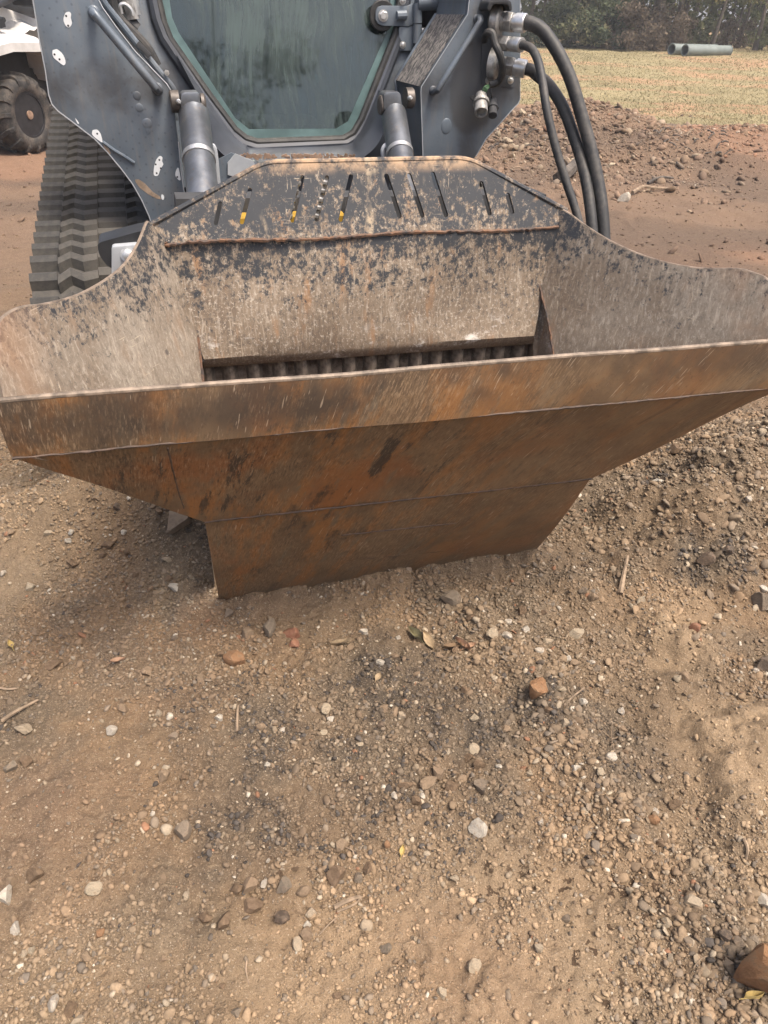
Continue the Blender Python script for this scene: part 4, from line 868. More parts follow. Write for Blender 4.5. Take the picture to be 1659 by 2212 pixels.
# tilt cylinders
def cylinder(top, bot, rb, boss, washer, ear, clamp, yt, yb, s):
    a, b = Y(*top, yt), Y(*bot, yb); d = (b - a) / np.linalg.norm(b - a)
    mb = MB(); mb.lathe(a, d, [(0, rb * .86), (.008, rb * .98), (.016, rb), (.9, rb)], 28); cy = ld.part('tilt_cylinder', mb, M['steel'])
    mb = MB(); q = [Y(*p, yt - rb * .75) for p in boss]; mb.prism(rounded(q, .014, 3), (0, rb * 1.5, 0)); ld.part('rod_eye', mb, M['steel'], cy, bevel=.006)
    c = Y(*washer, yt); mb = MB(); mb.lathe(c - np.array([s * -.0, 0, 0]), (-s, 0, 0), [(-.004, .032), (.006, .032), (.009, .029), (.012, .018), (.013, .008)], 24); ld.part('pin_washer', mb, M['pin'], cy)
    c = Y(*ear, yt); mb = MB(); mb.lathe(c, (s, 0, 0), [(-.004, .034), (.022, .034), (.026, .03)], 24); ld.part('pin_boss', mb, M['pin'], cy)
    mb = MB(); mb.lathe(c + np.array([0, -.034, .003]), (0, -1, .1), [(0, .008), (.012, .008), (.016, .0045), (.026, .0045)], 8); ld.part('grease_nipple', mb, M['zinc'], cy)
    cp_ = Y(*clamp, (yt + yb) / 2); t = (cp_ - a) @ d; mb = MB(); mb.lathe(a + d * (t - .009), d, [(0, rb + .0005), (0, rb + .003), (.018, rb + .003), (.018, rb + .0005)], 28); ld.part('hose_clamp', mb, M['zinc'], cy)
    mb = MB(); e = a + d * t + np.array([0, -rb - .004, 0]); mb.box(e, (.03, .008, .014)); ld.part('clamp_screw', mb, M['zinc'], cy)
    return cy
# boss outlines in photo points: left, right
Z2 = lambda x, y: (328.3 + x * .375, y * .375)
cylinder(Z2(240, 645), (444, 470), .052, [Z2(166, 640), Z2(166, 545), Z2(180, 530), Z2(262, 528), Z2(277, 545), Z2(281, 640)], Z2(290, 598), Z2(150, 585), Z2(265, 880), .98, .60, -1)
cylinder(Z2(1392, 645), (880, 440), .046, [Z2(1336, 640), Z2(1336, 545), Z2(1352, 530), Z2(1420, 528), Z2(1432, 540), Z2(1446, 640)], Z2(1322, 605), Z2(1465, 565), Z2(1440, 862), .98, .60, 1)
mb = MB(); mb.tube(smooth_path([Y(*Z2(*q), .86) for q in [(345, 900), (338, 850), (350, 842), (362, 870), (372, 960), (385, 1100)]], 5), .009, 8); ld.part('grease_line', mb, M['galv'])
mb = MB(); mb.tube(smooth_path([Y(*Z2(*q), .86) for q in [(1335, 910), (1330, 870), (1342, 842), (1360, 838), (1378, 865), (1382, 920)]], 5), .009, 8); ld.part('grease_line', mb, M['galv'])
# cab: front frame with the door opening, moulding, gasket, pane
CY = 1.30
gl_px = [(338, -70), (343, 0), (354.5, 49), (369.5, 86), (452, 202), (508, 277), (531, 296), (556, 304), (737, 298), (760, 285), (778, 254), (849.5, 75), (858, 40), (862, -70)]
TN = np.array([0, 1, -.20]); TD = TN @ np.array([0, CY, 1.2])
def pane(px, py): return on_plane(px, py, TN, TD)     # the door leans back
GL = [pane(*q) for q in gl_px]
def offset(P, d):                                     # grow an outline in its plane, photo points
    c = np.mean(P, axis=0); out = []
    for p in P: v = np.array(p) - c; out.append(tuple(np.array(p) + v / np.linalg.norm(v) * d))
    return out
cab = ld.part('cab_frame', MB().prism([pane(*q) for q in [(292, -72), (293, 0), (300, 112), (360, 195), (378, 400), (470, 420), (900, 420), (905, 300), (890, 190), (897, 120), (897, -72)]], (0, .05, 0), [[pane(*q) for q in offset(gl_px, 2)]]), M['paint'])
mb = MB(); mb.tube([pane(*q) - np.array([0, .012, 0]) for q in offset(gl_px, 3)], .016, 10); ld.part('door_gasket', mb, M['gasket'], cab)
mb = MB(); mb.tube([pane(*q) - np.array([0, .006, 0]) for q in offset(gl_px, 16)], .024, 10); ld.part('door_frame', mb, M['nose'], cab)
mb = MB(); mb.prism([p + np.array([0, .004, 0]) for p in GL], (0, .006, 0)); ld.part('glass_pane', mb, M['glass'], cab, smooth=False)
inn = [(363, -70), (366, 0), (372, 38), (386, 70), (508, 255), (538, 279), (726, 278), (752, 262), (835, 71), (842, 38), (846, -70)]
mb = MB(); mb.prism([p + np.array([0, .0015, 0]) for p in GL], (0, .002, 0), [[pane(*q) for q in inn]])
mb.v = [tuple(p) if True else p for p in mb.v]; ld.part('glass_border', mb, M['frit'], cab)
# nose moulding below the door
lower = [(369.5, 95), (452, 212), (506, 286), (531, 306), (556, 313), (737, 307), (764, 293), (784, 262), (815, 190)]
lo2 = [(425, 200), (470, 268), (500, 306), (530, 327), (560, 335), (735, 331), (775, 312), (806, 272), (830, 205)]
lo3 = [(440, 232), (452, 290), (478, 330), (515, 350), (560, 357), (740, 354), (792, 335), (826, 292), (836, 222)]
lo4 = [(440, 300), (455, 345), (480, 365), (520, 378), (560, 384), (740, 384), (800, 372), (838, 345), (846, 290)]
rows = [smooth_path([pane(*q) for q in lower], 5), smooth_path([Y(*q, CY - .10) for q in lo2], 5), smooth_path([Y(*q, CY - .17) for q in lo3], 5), smooth_path([Y(*q, CY - .13) for q in lo4], 5), smooth_path([Y(q[0], q[1] + 60, CY - .10) for q in lo4], 5)]
mb = MB(); full = []
for i in range(len(rows) - 1):
    for k in range(4): full.append([a * (1 - k / 4) + b * k / 4 for a, b in zip(rows[i], rows[i + 1])])
full.append(rows[-1]); mb.loft(full); ld.part('nose_moulding', mb, M['nose'], cab, angle=60)
mb = MB(); mb.prism([Y(*q, .93) for q in [(470, 345), (500, 330), (555, 352), (560, 385), (530, 400), (470, 398)]], (0, .01, 0)); ld.part('step_panel', mb, M['paint'], cab)
mb = MB(); mb.prism([Y(*q, .92) for q in [(492, 352), (508, 332), (548, 348), (556, 372), (520, 385), (492, 378)]], (0, .008, 0)); ld.part('bare_patch', mb, M['galv'], cab)
mb = MB(); rr = random.Random(3)
for k in range(130):
    q = Y(rr.uniform(515, 765), 337 + rr.uniform(-3, 4), CY - .165); mb.box(q, [rr.uniform(.004, .018)] * 2 + [rr.uniform(.003, .010)], Matrix.Rotation(rr.uniform(0, 3), 3, 'Y'))
ld.part('caked_dirt', mb, M['hub'], cab, kind='stuff')
# hinge
Z3 = lambda x, y: (777.6 + x * .3125, y * .3125)
hp = CY + .045
mb = MB(); mb.lathe(Y(*Z3(152, 108), hp + .02), (0, -1, 0), [(0, .052), (.008, .052), (.011, .048)], 32); hg = ld.part('hinge_disc', mb, M['gasket'], cab)
arm = [Z3(110, 75), Z3(125, 48), Z3(155, 38), Z3(330, 40), Z3(365, 22), Z3(372, 22), Z3(372, 165), Z3(340, 182), Z3(160, 180), Z3(125, 165), Z3(108, 135)]
mb = MB(); mb.prism([Y(*q, hp) for q in arm], (0, .014, 0)); ld.part('hinge_arm', mb, M['paint'], cab, bevel=.003)
mb = MB(); mb.lathe(Y(*Z3(160, 108), hp), (0, -1, 0), [(0, .016), (.009, .016), (.011, .013)], 6); mb.lathe(Y(*Z3(160, 108), hp), (0, -1, 0), [(0, .020), (.003, .020)], 18); ld.part('bolt', mb, M['zinc'], cab)
mb = MB(); mb.tube([Y(*Z3(255, 108), hp - .008), Y(*Z3(320, 104), hp - .008)], .016, 10); ld.part('hinge_knuckle', mb, M['paint'], cab)
mb = MB(); mb.tube([Y(*Z3(398, 22), hp - .005), Y(*Z3(398, 160), hp - .005)], .018, 14); ld.part('hinge_barrel', mb, M['paint'], cab); mb = MB(); mb.tube([Y(*Z3(398, 168), hp - .005), Y(*Z3(395, 298), hp - .005)], .0175, 14); ld.part('hinge_barrel', mb, M['paint'], cab)
mb = MB(); mb.prism(rounded([Y(*Z3(*q), hp + .004) for q in [(270, 185), (375, 180), (375, 352), (272, 352)]], .008, 3), (0, .012, 0)); ld.part('hinge_plate', mb, M['paint'], cab, bevel=.002)
for q in [(296, 310), (435, 212), (437, 268), (296, 5), (880, 8), (887, 555), (1040, 556)]:
    yy = hp if q[0] < 400 else (hp + .01 if q[0] < 500 else AY - .006); mb = MB(); mb.lathe(Y(*Z3(*q), yy), (0, -1, 0), [(0, .013), (.002, .013), (.002, .0085), (.008, .0085), (.009, .007)], 12); ld.part('bolt', mb, M['zinc'], cab if q[0] < 500 else armR)
# cab body, seat and lever seen through the glass
mb = MB(); lo, hi = Y(300, 112, 1.36), Y(897, 0, 1.36)
for (c, d) in [((-.62, 1.9, 1.55), (.03, 1.2, 1.3)), ((.62, 1.9, 1.55), (.03, 1.2, 1.3)), ((0, 2.5, 1.55), (1.24, .03, 1.3)), ((0, 1.92, 2.2), (1.27, 1.24, .04)), ((0, 1.92, .88), (1.24, 1.14, .04))]: mb.box(c, d)
ld.part('cab_shell', mb, M['dark'], cab)
mb = MB(); mb.box((0, 2.0, 1.18), (.50, .48, .14)); mb.box((0, 2.26, 1.5), (.48, .14, .62), Matrix.Rotation(R(-8), 3, 'X')); mb.box((-.32, 1.95, 1.32), (.09, .40, .07)); mb.box((.32, 1.95, 1.32), (.09, .40, .07)); ld.part('seat', mb, M['seat'], cab, bevel=.03)
mb = MB(); mb.tube([(-.32, 1.72, 1.36), (-.32, 1.68, 1.55)], .018, 8); mb.tube([(.32, 1.72, 1.36), (.32, 1.68, 1.55)], .018, 8); ld.part('joystick', mb, M['seat'], cab)
mb = MB(); mb.prism(rounded([pane(*q) + np.array([0, .03, 0]) for q in [(798, 52), (806, 58), (786, 90), (778, 90), (777, 84)]], .006, 2), (0, .006, 0)); ld.part('red_lever', mb, M['red'], cab)
mb = MB(); mb.prism([pane(*q) + np.array([0, .02, 0]) for q in [(681, 161), (697, 162), (694, 178), (686, 180), (682, 188)]], (0, .0015, 0)); ld.part('sticker', mb, M['sticker'], cab)
# dark body fill between arm and cab, lower chassis, rear housing
mb = MB()
for (c, d) in [((0, 1.75, .62), (1.06, 1.5, .50)), ((0, 1.05, .55), (.72, .35, .42)), ((.66, 1.75, 1.75), (.10, .9, .8)), ((-.60, 1.75, 1.80), (.10, .9, .8)), ((0, 2.75, 1.25), (1.3, .5, 1.0))]: mb.box(c, d)
ld.part('chassis', mb, M['dark'], bevel=.02)
mb = MB(); mb.tube([Y(900, 5, 1.34), Y(1015, 2, 1.34)], .030, 12); ld.part('cross_tube', mb, M['paint'])
# rubber tracks
def loop_path(circles, n=16):                         # belt round a set of wheels in the y-z plane, (y, z, r) anticlockwise
    pts = []
    k = len(circles)
    def tang(c1, c2):
        d = np.array(c2[:2]) - np.array(c1[:2]); L = np.linalg.norm(d); u = d / L; a = math.asin((c1[2] - c2[2]) / L)
        nrm = np.array([u[1], -u[0]]); nn = nrm * math.cos(a) + u * math.sin(a); return np.array(c1[:2]) + nn * c1[2], np.array(c2[:2]) + nn * c2[2], math.atan2(nn[1], nn[0])
    tg = [tang(circles[i], circles[(i + 1) % k]) for i in range(k)]
    for i in range(k):
        a, b, an = tg[i]; _, _, ap = tg[i - 1]; d = (an - ap) % (2 * math.pi)
        for j in range(n + 1): t = ap + d * j / n; pts.append(np.array(circles[i][:2]) + circles[i][2] * np.array([math.cos(t), math.sin(t)]))
    return pts
def track(xo, xi, s):
    W = xi - xo; circ = [(.88, .53, .40), (2.75, .33, .31), (2.62, .93, .29)]
    P = loop_path(circ, 14)
    P = [p for i, p in enumerate(P) if i == 0 or np.linalg.norm(p - P[i - 1]) > 1e-6]; P.append(P[0])
    cum = np.concatenate([[0], np.cumsum([np.linalg.norm(b - a) for a, b in zip(P[:-1], P[1:])])]); Lt = cum[-1]
    def pos(sv):
        sv %= Lt; i = int(np.searchsorted(cum, sv, 'right') - 1); i = min(i, len(P) - 2); t = (sv - cum[i]) / (cum[i + 1] - cum[i]); return P[i] * (1 - t) + P[i + 1] * t, (P[i + 1] - P[i]) / (cum[i + 1] - cum[i])
    mb = MB(); rows = []
    for i in range(100):
        p, t = pos(Lt * i / 100); n_ = np.array([t[1], -t[0]]); rows.append([(xo, *(p)), (xo + W, *(p)), (xo + W, *(p - n_ * .03)), (xo, *(p - n_ * .03))])
    mb.loft(rows + [rows[0]], True); tk = ld.part('rubber_track', mb, M['track'], angle=60)
    # one tread lug, built flat then laid round the belt
    prof = [(0, .00), (.09, .00), (.12, .0), (.20, .0), (.205, -.012), (.30, .012), (.39, -.008), (.50, .0), (.505, .008), (.74, .008), (.745, -.006), (.83, .010), (.92, -.010), (1.0, -.006)]
    N = max(1, int(round(Lt / .098))); base = None
    lugm = MB(); rows = []
    for (u, o) in prof:
        hgt = .038 if not (.09 < u < .115) else .030; x = W * u
        rows.append([(x, o * 1.5 - .034, -.002), (x, o * 1.5 - .020, hgt * .80), (x, o * 1.5 + .006, hgt), (x, o * 1.5 + .012, hgt * .93), (x, o * 1.5 + .020, -.002)])
    lugm.loft(rows); lugm.add(rows[0], [(0, 1, 2, 3, 4)]); lugm.add(rows[-1], [(4, 3, 2, 1, 0)]); me = mesh_from('tread_lug', lugm, M['track'], angle=25)
    for i in range(N):
        p, t = pos(Lt * i / N); n_ = np.array([t[1], -t[0]]); o = bpy.data.objects.new('tread_lug', me); COL.objects.link(o); o.parent = tk
        Mx = Matrix(((1, 0, 0, xo), (0, -t[0], n_[0], p[0]), (0, -t[1], n_[1], p[1]), (0, 0, 0, 1)))
        Mx = Matrix.Translation(Vector((0, -1.6, 0))) @ Mx; o.matrix_local = Mx
    for (y, z, r) in circ + [(1.2, .22, .17), (1.7, .22, .17), (2.2, .22, .17)]:
        mb = MB(); mb.lathe((xo + .06, y, z), (1, 0, 0), [(0, r * .35), (0, r * .8), (.05, r - .035), (W - .17, r - .035), (W - .12, r * .8), (W - .12, r * .3)], 26); ld.part('track_wheel', mb, M['dark'], tk)
track(-1.005, -.575, -1); track(.585, .965, 1)

# ------------------------------------------------------------------ couplings, plug and hoses on the right arm
mb = MB(); mb.prism(rounded([Y(*Z3(*q), AY - .004) for q in [(842, -40), (1104, -40), (1104, 420), (1078, 430), (1075, 590), (1060, 602), (980, 602), (960, 590), (842, 590)]], .008, 3), (0, .0036, 0)); cpl = ld.part('coupler_plate', mb, M['paint'])
mb = MB(); mb.prism(rounded([Y(*Z3(*q), AY - .022) for q in [(925, 30), (1015, 30), (1018, 85), (985, 215), (985, 370), (1000, 420), (960, 520), (905, 460), (905, 400), (930, 300), (925, 240), (890, 190), (892, 120)]], .02, 3), (0, .015, 0)); ld.part('coupler_block', mb, M['fitting'], cpl, bevel=.003)
mb = MB(); mb.prism(rounded([Y(*Z3(*q), AY - .085) for q in [(880, 70), (890, 12), (925, -8), (1015, -8), (1048, 12), (1054, 75), (1035, 80), (1030, 42), (1005, 28), (925, 30), (912, 45), (905, 78)]], .006, 2), (0, .08, 0)); ld.part('coupler_hood', mb, M['black'], cpl, bevel=.004)
for q in [(943, 42), (994, 44)]:
    mb = MB(); mb.lathe(Y(*Z3(*q), AY - .022), (0, -1, 0), [(0, .006), (.001, .006)], 12); ld.part('bolt_hole', mb, M['black'], cpl)
for q, r in [((958, 150), .052), ((945, 445), .056)]:
    mb = MB(); mb.lathe(Y(*Z3(*q), AY - .02), (.75, -.66, -.05), [(-.02, r), (.006, r), (.010, r * .92), (.012, r * .8)], 26); ld.part('coupler_flange', mb, M['fitting'], cpl)
def hose(label, start, dirp, r_fit, path, r, ys):
    h = Thing('hydraulic_hose', label, 'hose', Y(*path[-1], ys[-1]), group='black hydraulic hoses hanging from the arm couplings')
    a = Y(*start, ys[0]); b = Y(*dirp, ys[1]); d = (b - a) / np.linalg.norm(b - a); L = np.linalg.norm(b - a)
    mb = MB(); mb.lathe(a, d, [(0, r_fit * .8), (L * .06, r_fit * .8), (L * .07, r_fit * .95), (L * .24, r_fit * .95), (L * .25, r_fit * .8)], 20); h.part('swivel', mb, M['fitting'])
    mb = MB(); mb.lathe(a + d * L * .25, d, [(0, r_fit * 1.0), (L * .02, r_fit * 1.1), (L * .27, r_fit * 1.1), (L * .29, r_fit)], 6, .3); h.part('hex_nut', mb, M['fitting'], bevel=.002)
    mb = MB(); mb.lathe(a + d * L * .55, d, [(0, r_fit * .82), (L * .10, r_fit * .82), (L * .10, r_fit * .98), (L * .42, r_fit * .98), (L * .45, r_fit * .9)], 20); h.part('ferrule', mb, M['zinc'])
    P = [b - d * .02, b + d * .015] + [Y(*q, y) for q, y in zip(path[1:], ys[2:])]
    mb = MB(); mb.tube(smooth_path(P, 7), r, 16); h.part('rubber_hose', mb, M['rubber']); return h
def ramp(a, b, n): return list(np.linspace(a, b, n))
hose('thick black hose arching out farthest, from the topmost coupling', Z3(962, 150), Z3(1148, 160), .030, [(1137, 50), (1172, 66), (1204, 111), (1232, 170), (1255, 245), (1275, 317), (1291, 388), (1301, 455), (1306, 530), (1306, 600)], .0225, [.98, .90] + ramp(.86, .46, 9))
hose('thinnest black hose, from the middle coupling, crossing in front of another', Z3(955, 295), Z3(1118, 312), .024, [(1128, 97), (1150, 107), (1163, 135), (1172, 178), (1181, 237), (1200, 317), (1224, 396), (1246, 462), (1262, 530)], .0145, [.98, .86] + ramp(.80, .44, 8))
hose('scuffed black hose from the lowest coupling, hanging between the other two', Z3(960, 445), Z3(1148, 478), .030, [(1137, 150), (1160, 162), (1188, 187), (1216, 232), (1240, 296), (1259, 358), (1271, 420), (1279, 490), (1284, 580)], .0205, [.98, .92] + ramp(.90, .48, 8))
cn = Thing('electrical_connector', 'round metal electrical plugs on a bracket dangling by a cable on the right arm', 'connector', Y(*Z3(860, 720), AY - .03))
mb = MB(); mb.tube(smooth_path([Y(*Z3(*q), y) for q, y in [((862, 275), .99), ((868, 240), .955), ((892, 222), .93), ((918, 238), .92), ((932, 300), .91), ((955, 350), .90), ((980, 420), .90), ((985, 490), .91), ((965, 555), .93), ((930, 578), .94), ((895, 588), .945)]], 5), .0125, 10); cn.part('cable', mb, M['rubber'])
mb = MB(); mb.prism(rounded([Y(*Z3(*q), AY - .075) for q in [(760, 672), (790, 655), (868, 700), (966, 742), (940, 782), (918, 782), (862, 722), (800, 712)]], .006, 2), (0, .012, 0)); cn.part('bracket', mb, M['black'])
d = Vector((-.25, -.75, -.62)); c = Y(*Z3(838, 655), AY - .05)
mb = MB(); mb.lathe(c, d, [(0, .020), (.03, .022), (.032, .030), (.045, .030), (.047, .024), (.085, .024), (.086, .019), (.075, .017)], 20); cn.part('round_plug', mb, M['fitting'])
mb = MB(); mb.lathe(Y(*Z3(918, 690), AY - .05), d, [(0, .014), (.03, .016), (.032, .020), (.042, .020), (.044, .016), (.075, .016), (.076, .012)], 18); cn.part('round_plug', mb, M['dark'])
for k, (a, b, c_) in enumerate([((895, 585), (862, 600), (838, 645)), ((895, 590), (872, 608), (850, 648)), ((895, 595), (880, 615), (862, 652)), ((900, 598), (905, 640), (915, 690))]):
    mb = MB(); mb.tube(smooth_path([Y(*Z3(*a), .945), Y(*Z3(*b), .93), Y(*Z3(*c_), .945)], 5), .0028, 6); cn.part('wire', mb, M['green'] if k < 3 else M['black'])

# ------------------------------------------------------------------ quad bike at the far left
qb = at(62, 333); qz = hz(qb[0], qb[1])
view = math.atan2(qb[1], qb[0]); AX = view - R(90) - R(43)      # axle direction (towards the camera's right)
qd = Thing('quad_bike', 'pale quad bike with muddy knobby tyre parked behind the track at the far left', 'quad bike', (qb[0], qb[1], qz), 'w', AX)
s = 1.42                                                     # local frame: x along the axle (outwards), y along the bike
def wheel(cx, cy, r, w):
    mb = MB(); prof = [(-w * .5, r * .60), (-w * .52, r * .75), (-w * .46, r * .90), (-w * .30, r * .955), (0, r * .97), (w * .30, r * .955), (w * .46, r * .90), (w * .52, r * .75), (w * .5, r * .60), (w * .44, r * .56)]
    rows = []; seg = 48
    for h, q in prof: rows.append([(cx + h, cy + q * math.cos(2 * math.pi * k / seg), r + q * math.sin(2 * math.pi * k / seg)) for k in range(seg)])
    mb.loft(rows, True); wh = qd.part('tyre', mb, M['tyre'], angle=50)
    n = 15
    for i in range(n):
        for sd_ in (-1, 1):
            t = 2 * math.pi * (i + (.5 if sd_ > 0 else 0)) / n; mb = MB(); rows = []
            for (h, dt) in [(.04, .10), (.20, .03), (.36, -.05), (.47, -.07), (.53, -.07)]:
                q0 = np.interp(h, [0, .30, .46, .53], [.965, .945, .89, .78]) * r; q1 = q0 + .085 * r; x = cx + sd_ * h * w
                def pt(q, da): return (x, cy + q * math.cos(t + dt + da), r + q * math.sin(t + dt + da))
                rows.append([pt(q0 - .01, -.075), pt(q1, -.05), pt(q1, .05), pt(q0 - .01, .075)])
            mb.loft(rows); mb.add(rows[0], [(0, 1, 2, 3)]); mb.add(rows[-1], [(3, 2, 1, 0)]); qd.part('tread_block', mb, M['tyre'], wh, angle=25)
    mb = MB(); mb.lathe((cx + w * .44, cy, r), (1, 0, 0), [(0, r * .585), (.012, r * .585), (.012, r * .53), (-w * .35, r * .50), (-w * .38, r * .20), (-w * .30, r * .18), (-w * .30, 0.001)], 36); qd.part('wheel_rim', mb, M['rimblack'], wh)
    mb = MB(); mb.lathe((cx + w * .10, cy, r), (1, 0, 0), [(0, r * .26), (.04, r * .24), (.045, r * .12), (.16, r * .11), (.165, r * .02)], 16); hb = qd.part('wheel_hub', mb, M['hub'], wh)
    mb = MB()
    for k in range(4): t = k * 1.5708 + .5; mb.lathe((cx + w * .12, cy + r * .2 * math.cos(t), r + r * .2 * math.sin(t)), (1, 0, 0), [(0, .022), (.05, .022)], 6)
    qd.part('lug_nuts', mb, M['dark'], wh)
r_w = .33 * s; w_w = .30 * s
wheel(-.02, 0, r_w, w_w); wheel(-.02, 1.30 * s, r_w, w_w); wheel(-1.0 * s, 0, r_w, w_w); wheel(-1.0 * s, 1.30 * s, r_w, w_w)
mb = MB(); rows = []                                         # fender: arch over the front wheel with a lip
for (y, z) in [(-.92, .86), (-.80, 1.08), (-.56, 1.24), (-.10, 1.31), (.42, 1.30), (.74, 1.16), (.88, .84)]:
    rows.append([(-.75, y, z + .12), (-.20, y, z + .10), (.16, y, z + .03), (.23, y, z - .03), (.23, y, z - .13), (.18, y * .98, z - .09), (-.75, y * .97, z + .03)])
mb.loft(rows, True); qd.part('front_fender', mb, M['white'], angle=40)
mb = MB(); mb.box((-.15, 1.85, 1.30), (.62, 1.3, .10)); mb.box((-.2, 1.05, .95), (.42, .5, .16)); qd.part('rear_fender', mb, M['white'], bevel=.04)
mb = MB(); mb.prism([(-1.15, -.85, 1.36), (-1.15, -.30, 1.52), (-1.15, .45, 1.66), (-1.15, 1.2, 1.50), (-1.15, 1.2, 1.2), (-1.15, -.85, 1.2)], (.82, 0, 0)); qd.part('bodywork', mb, M['white'], bevel=.05)
mb = MB(); mb.box((-.75, .75, .72), (.85, 2.6, .46)); mb.box((-.36, .0, .82), (.24, 1.3, .78)); qd.part('underbody', mb, M['black'], bevel=.03)
mb = MB(); mb.box((-.76, 1.45, 1.62), (.46, 1.25, .20)); qd.part('seat', mb, M['seat'], bevel=.06)
mb = MB(); mb.prism([(-.72, -.20, 1.58), (-.72, .55, 1.80), (-.72, .60, 1.74), (-.72, -.16, 1.52)], (.62, 0, 0)); qd.part('dash_panel', mb, M['seat'], bevel=.015)
mb = MB()
for x in (-.95, -.70, -.45, -.20, .02): mb.tube([(x, -.75, 1.50), (x, .05, 1.52)], .024, 6)
for y in (-.75, -.35, .05): mb.tube([(-1.0, y, 1.51), (.06, y, 1.51)], .030, 6)
for x in (-.85, -.10): mb.tube([(x, -.65, 1.50), (x, -.58, 1.25)], .02, 6)
mb.box((-.42, -.02, 1.47), (.95, .06, .09)); mb.box((.03, -.35, 1.47), (.06, .80, .08)); qd.part('front_rack', mb, M['black'])
mb = MB(); mb.tube([(-1.2, .42, 1.92), (-.8, .55, 1.86), (-.3, .42, 1.92)], .022, 8); mb.tube([(-.75, .5, 1.6), (-.75, .52, 1.9)], .03, 8); qd.part('handlebar', mb, M['black'])
mb = MB(); mb.box((-.58, .40, 1.92), (.62, .34, .36), Matrix.Rotation(R(-25), 3, 'X')); mb.box((-.15, .9, 1.8), (.35, .5, .30)); qd.part('instrument_pod', mb, M['black'], bevel=.06)
mb = MB(); mb.box((-.42, .18, 2.02), (.22, .03, .16), Matrix.Rotation(R(-25), 3, 'X')); qd.part('mirror', mb, M['black'], bevel=.01)
mb = MB(); rr = random.Random(8); rows = []
for i in range(9):
    rows.append([(-.52 + .09 * j + rr.uniform(-.02, .02), .30 + .1 * i, 1.42 + .12 * math.sin(i * .42) - .02 * j + rr.uniform(-.03, .03)) for j in range(7)])
mb.loft(rows); qd.part('tarpaulin', mb, M['cloth'], angle=70)
# ------------------------------------------------------------------ single stones, leaves, sticks
rgS = np.random.default_rng(77)
def stone_mesh(seed, sub=3, cuts=11):
    rg = np.random.default_rng(seed); v, f = ico(sub)
    for _ in range(cuts):
        d = rg.normal(size=3); d /= np.linalg.norm(d); h = rg.uniform(.42, .80); q = v @ d; v = v - np.outer(np.clip(q - h, 0, None), d)
    nn = fbm(v[:, 0] * 1.7 + v[:, 2] + seed, v[:, 1] * 1.7 - v[:, 2], 2.0, 3, seed); v = v * (1 + (nn - .5) * .16)[:, None]
    v = v / np.abs(v).max(axis=0); me = bpy.data.meshes.new('stone'); me.from_pydata(v.tolist(), [], f.tolist()); finish(me, 24); return me
KEYS = dict(w=((.47, .43, .36), (.27, .21, .15)), p=((.36, .30, .215), (.22, .16, .105)), t=((.24, .175, .115), (.19, .135, .09)), b=((.15, .102, .064), (.17, .12, .078)), o=((.25, .135, .068), (.17, .115, .07)), g=((.195, .16, .12), (.18, .13, .09)), d=((.105, .083, .064), (.17, .12, .085)), r=((.26, .115, .07), (.21, .13, .085)))
SM = {k: m_stone('stone_' + dict(w='white', p='pale', t='tan', b='brown', o='orange', g='grey', d='dark', r='red')[k], c[0], 1, c[1]) for k, c in KEYS.items()}
LIBM = {k: [] for k in KEYS}
for i, k in enumerate(KEYS):
    for j in range(7):
        me = stone_mesh(100 + i * 7 + j, 3); me.materials.append(SM[k]); LIBM[k].append(me)
nst = 0
def stone(px, py, w, h, col, label, group=None, rot=None, flat=.85, name='stone', pos=None, cat='stone'):
    global nst
    p = at_h(px, py) if pos is None else np.array(pos); rg = ray(px, py) if pos is None else (p - CPOS); zc = (p - CPOS) @ FWD; sx = w / 1534 * zc / 2; sy = h / 1534 * zc / 2
    el = math.asin((CAM_H - p[2]) / np.linalg.norm(p - CPOS)); sz = min(sx, sy) * flat * 1.3; sy = max(sy, min(sx * .6, sy / max(math.sin(el), .35) * .9))
    o = bpy.data.objects.new(name, LIBM[col][int(rgS.integers(0, 7))]); COL.objects.link(o); o.scale = (sx, sy, sz); o.location = (p[0], p[1] + (0 if pos is not None else 0), p[2] + sz * .40)
    o.rotation_euler = (rgS.normal(0, .12), rgS.normal(0, .12), rot if rot is not None else rgS.normal(0, .35)); tag(o, label, cat, group); nst += 1; return o
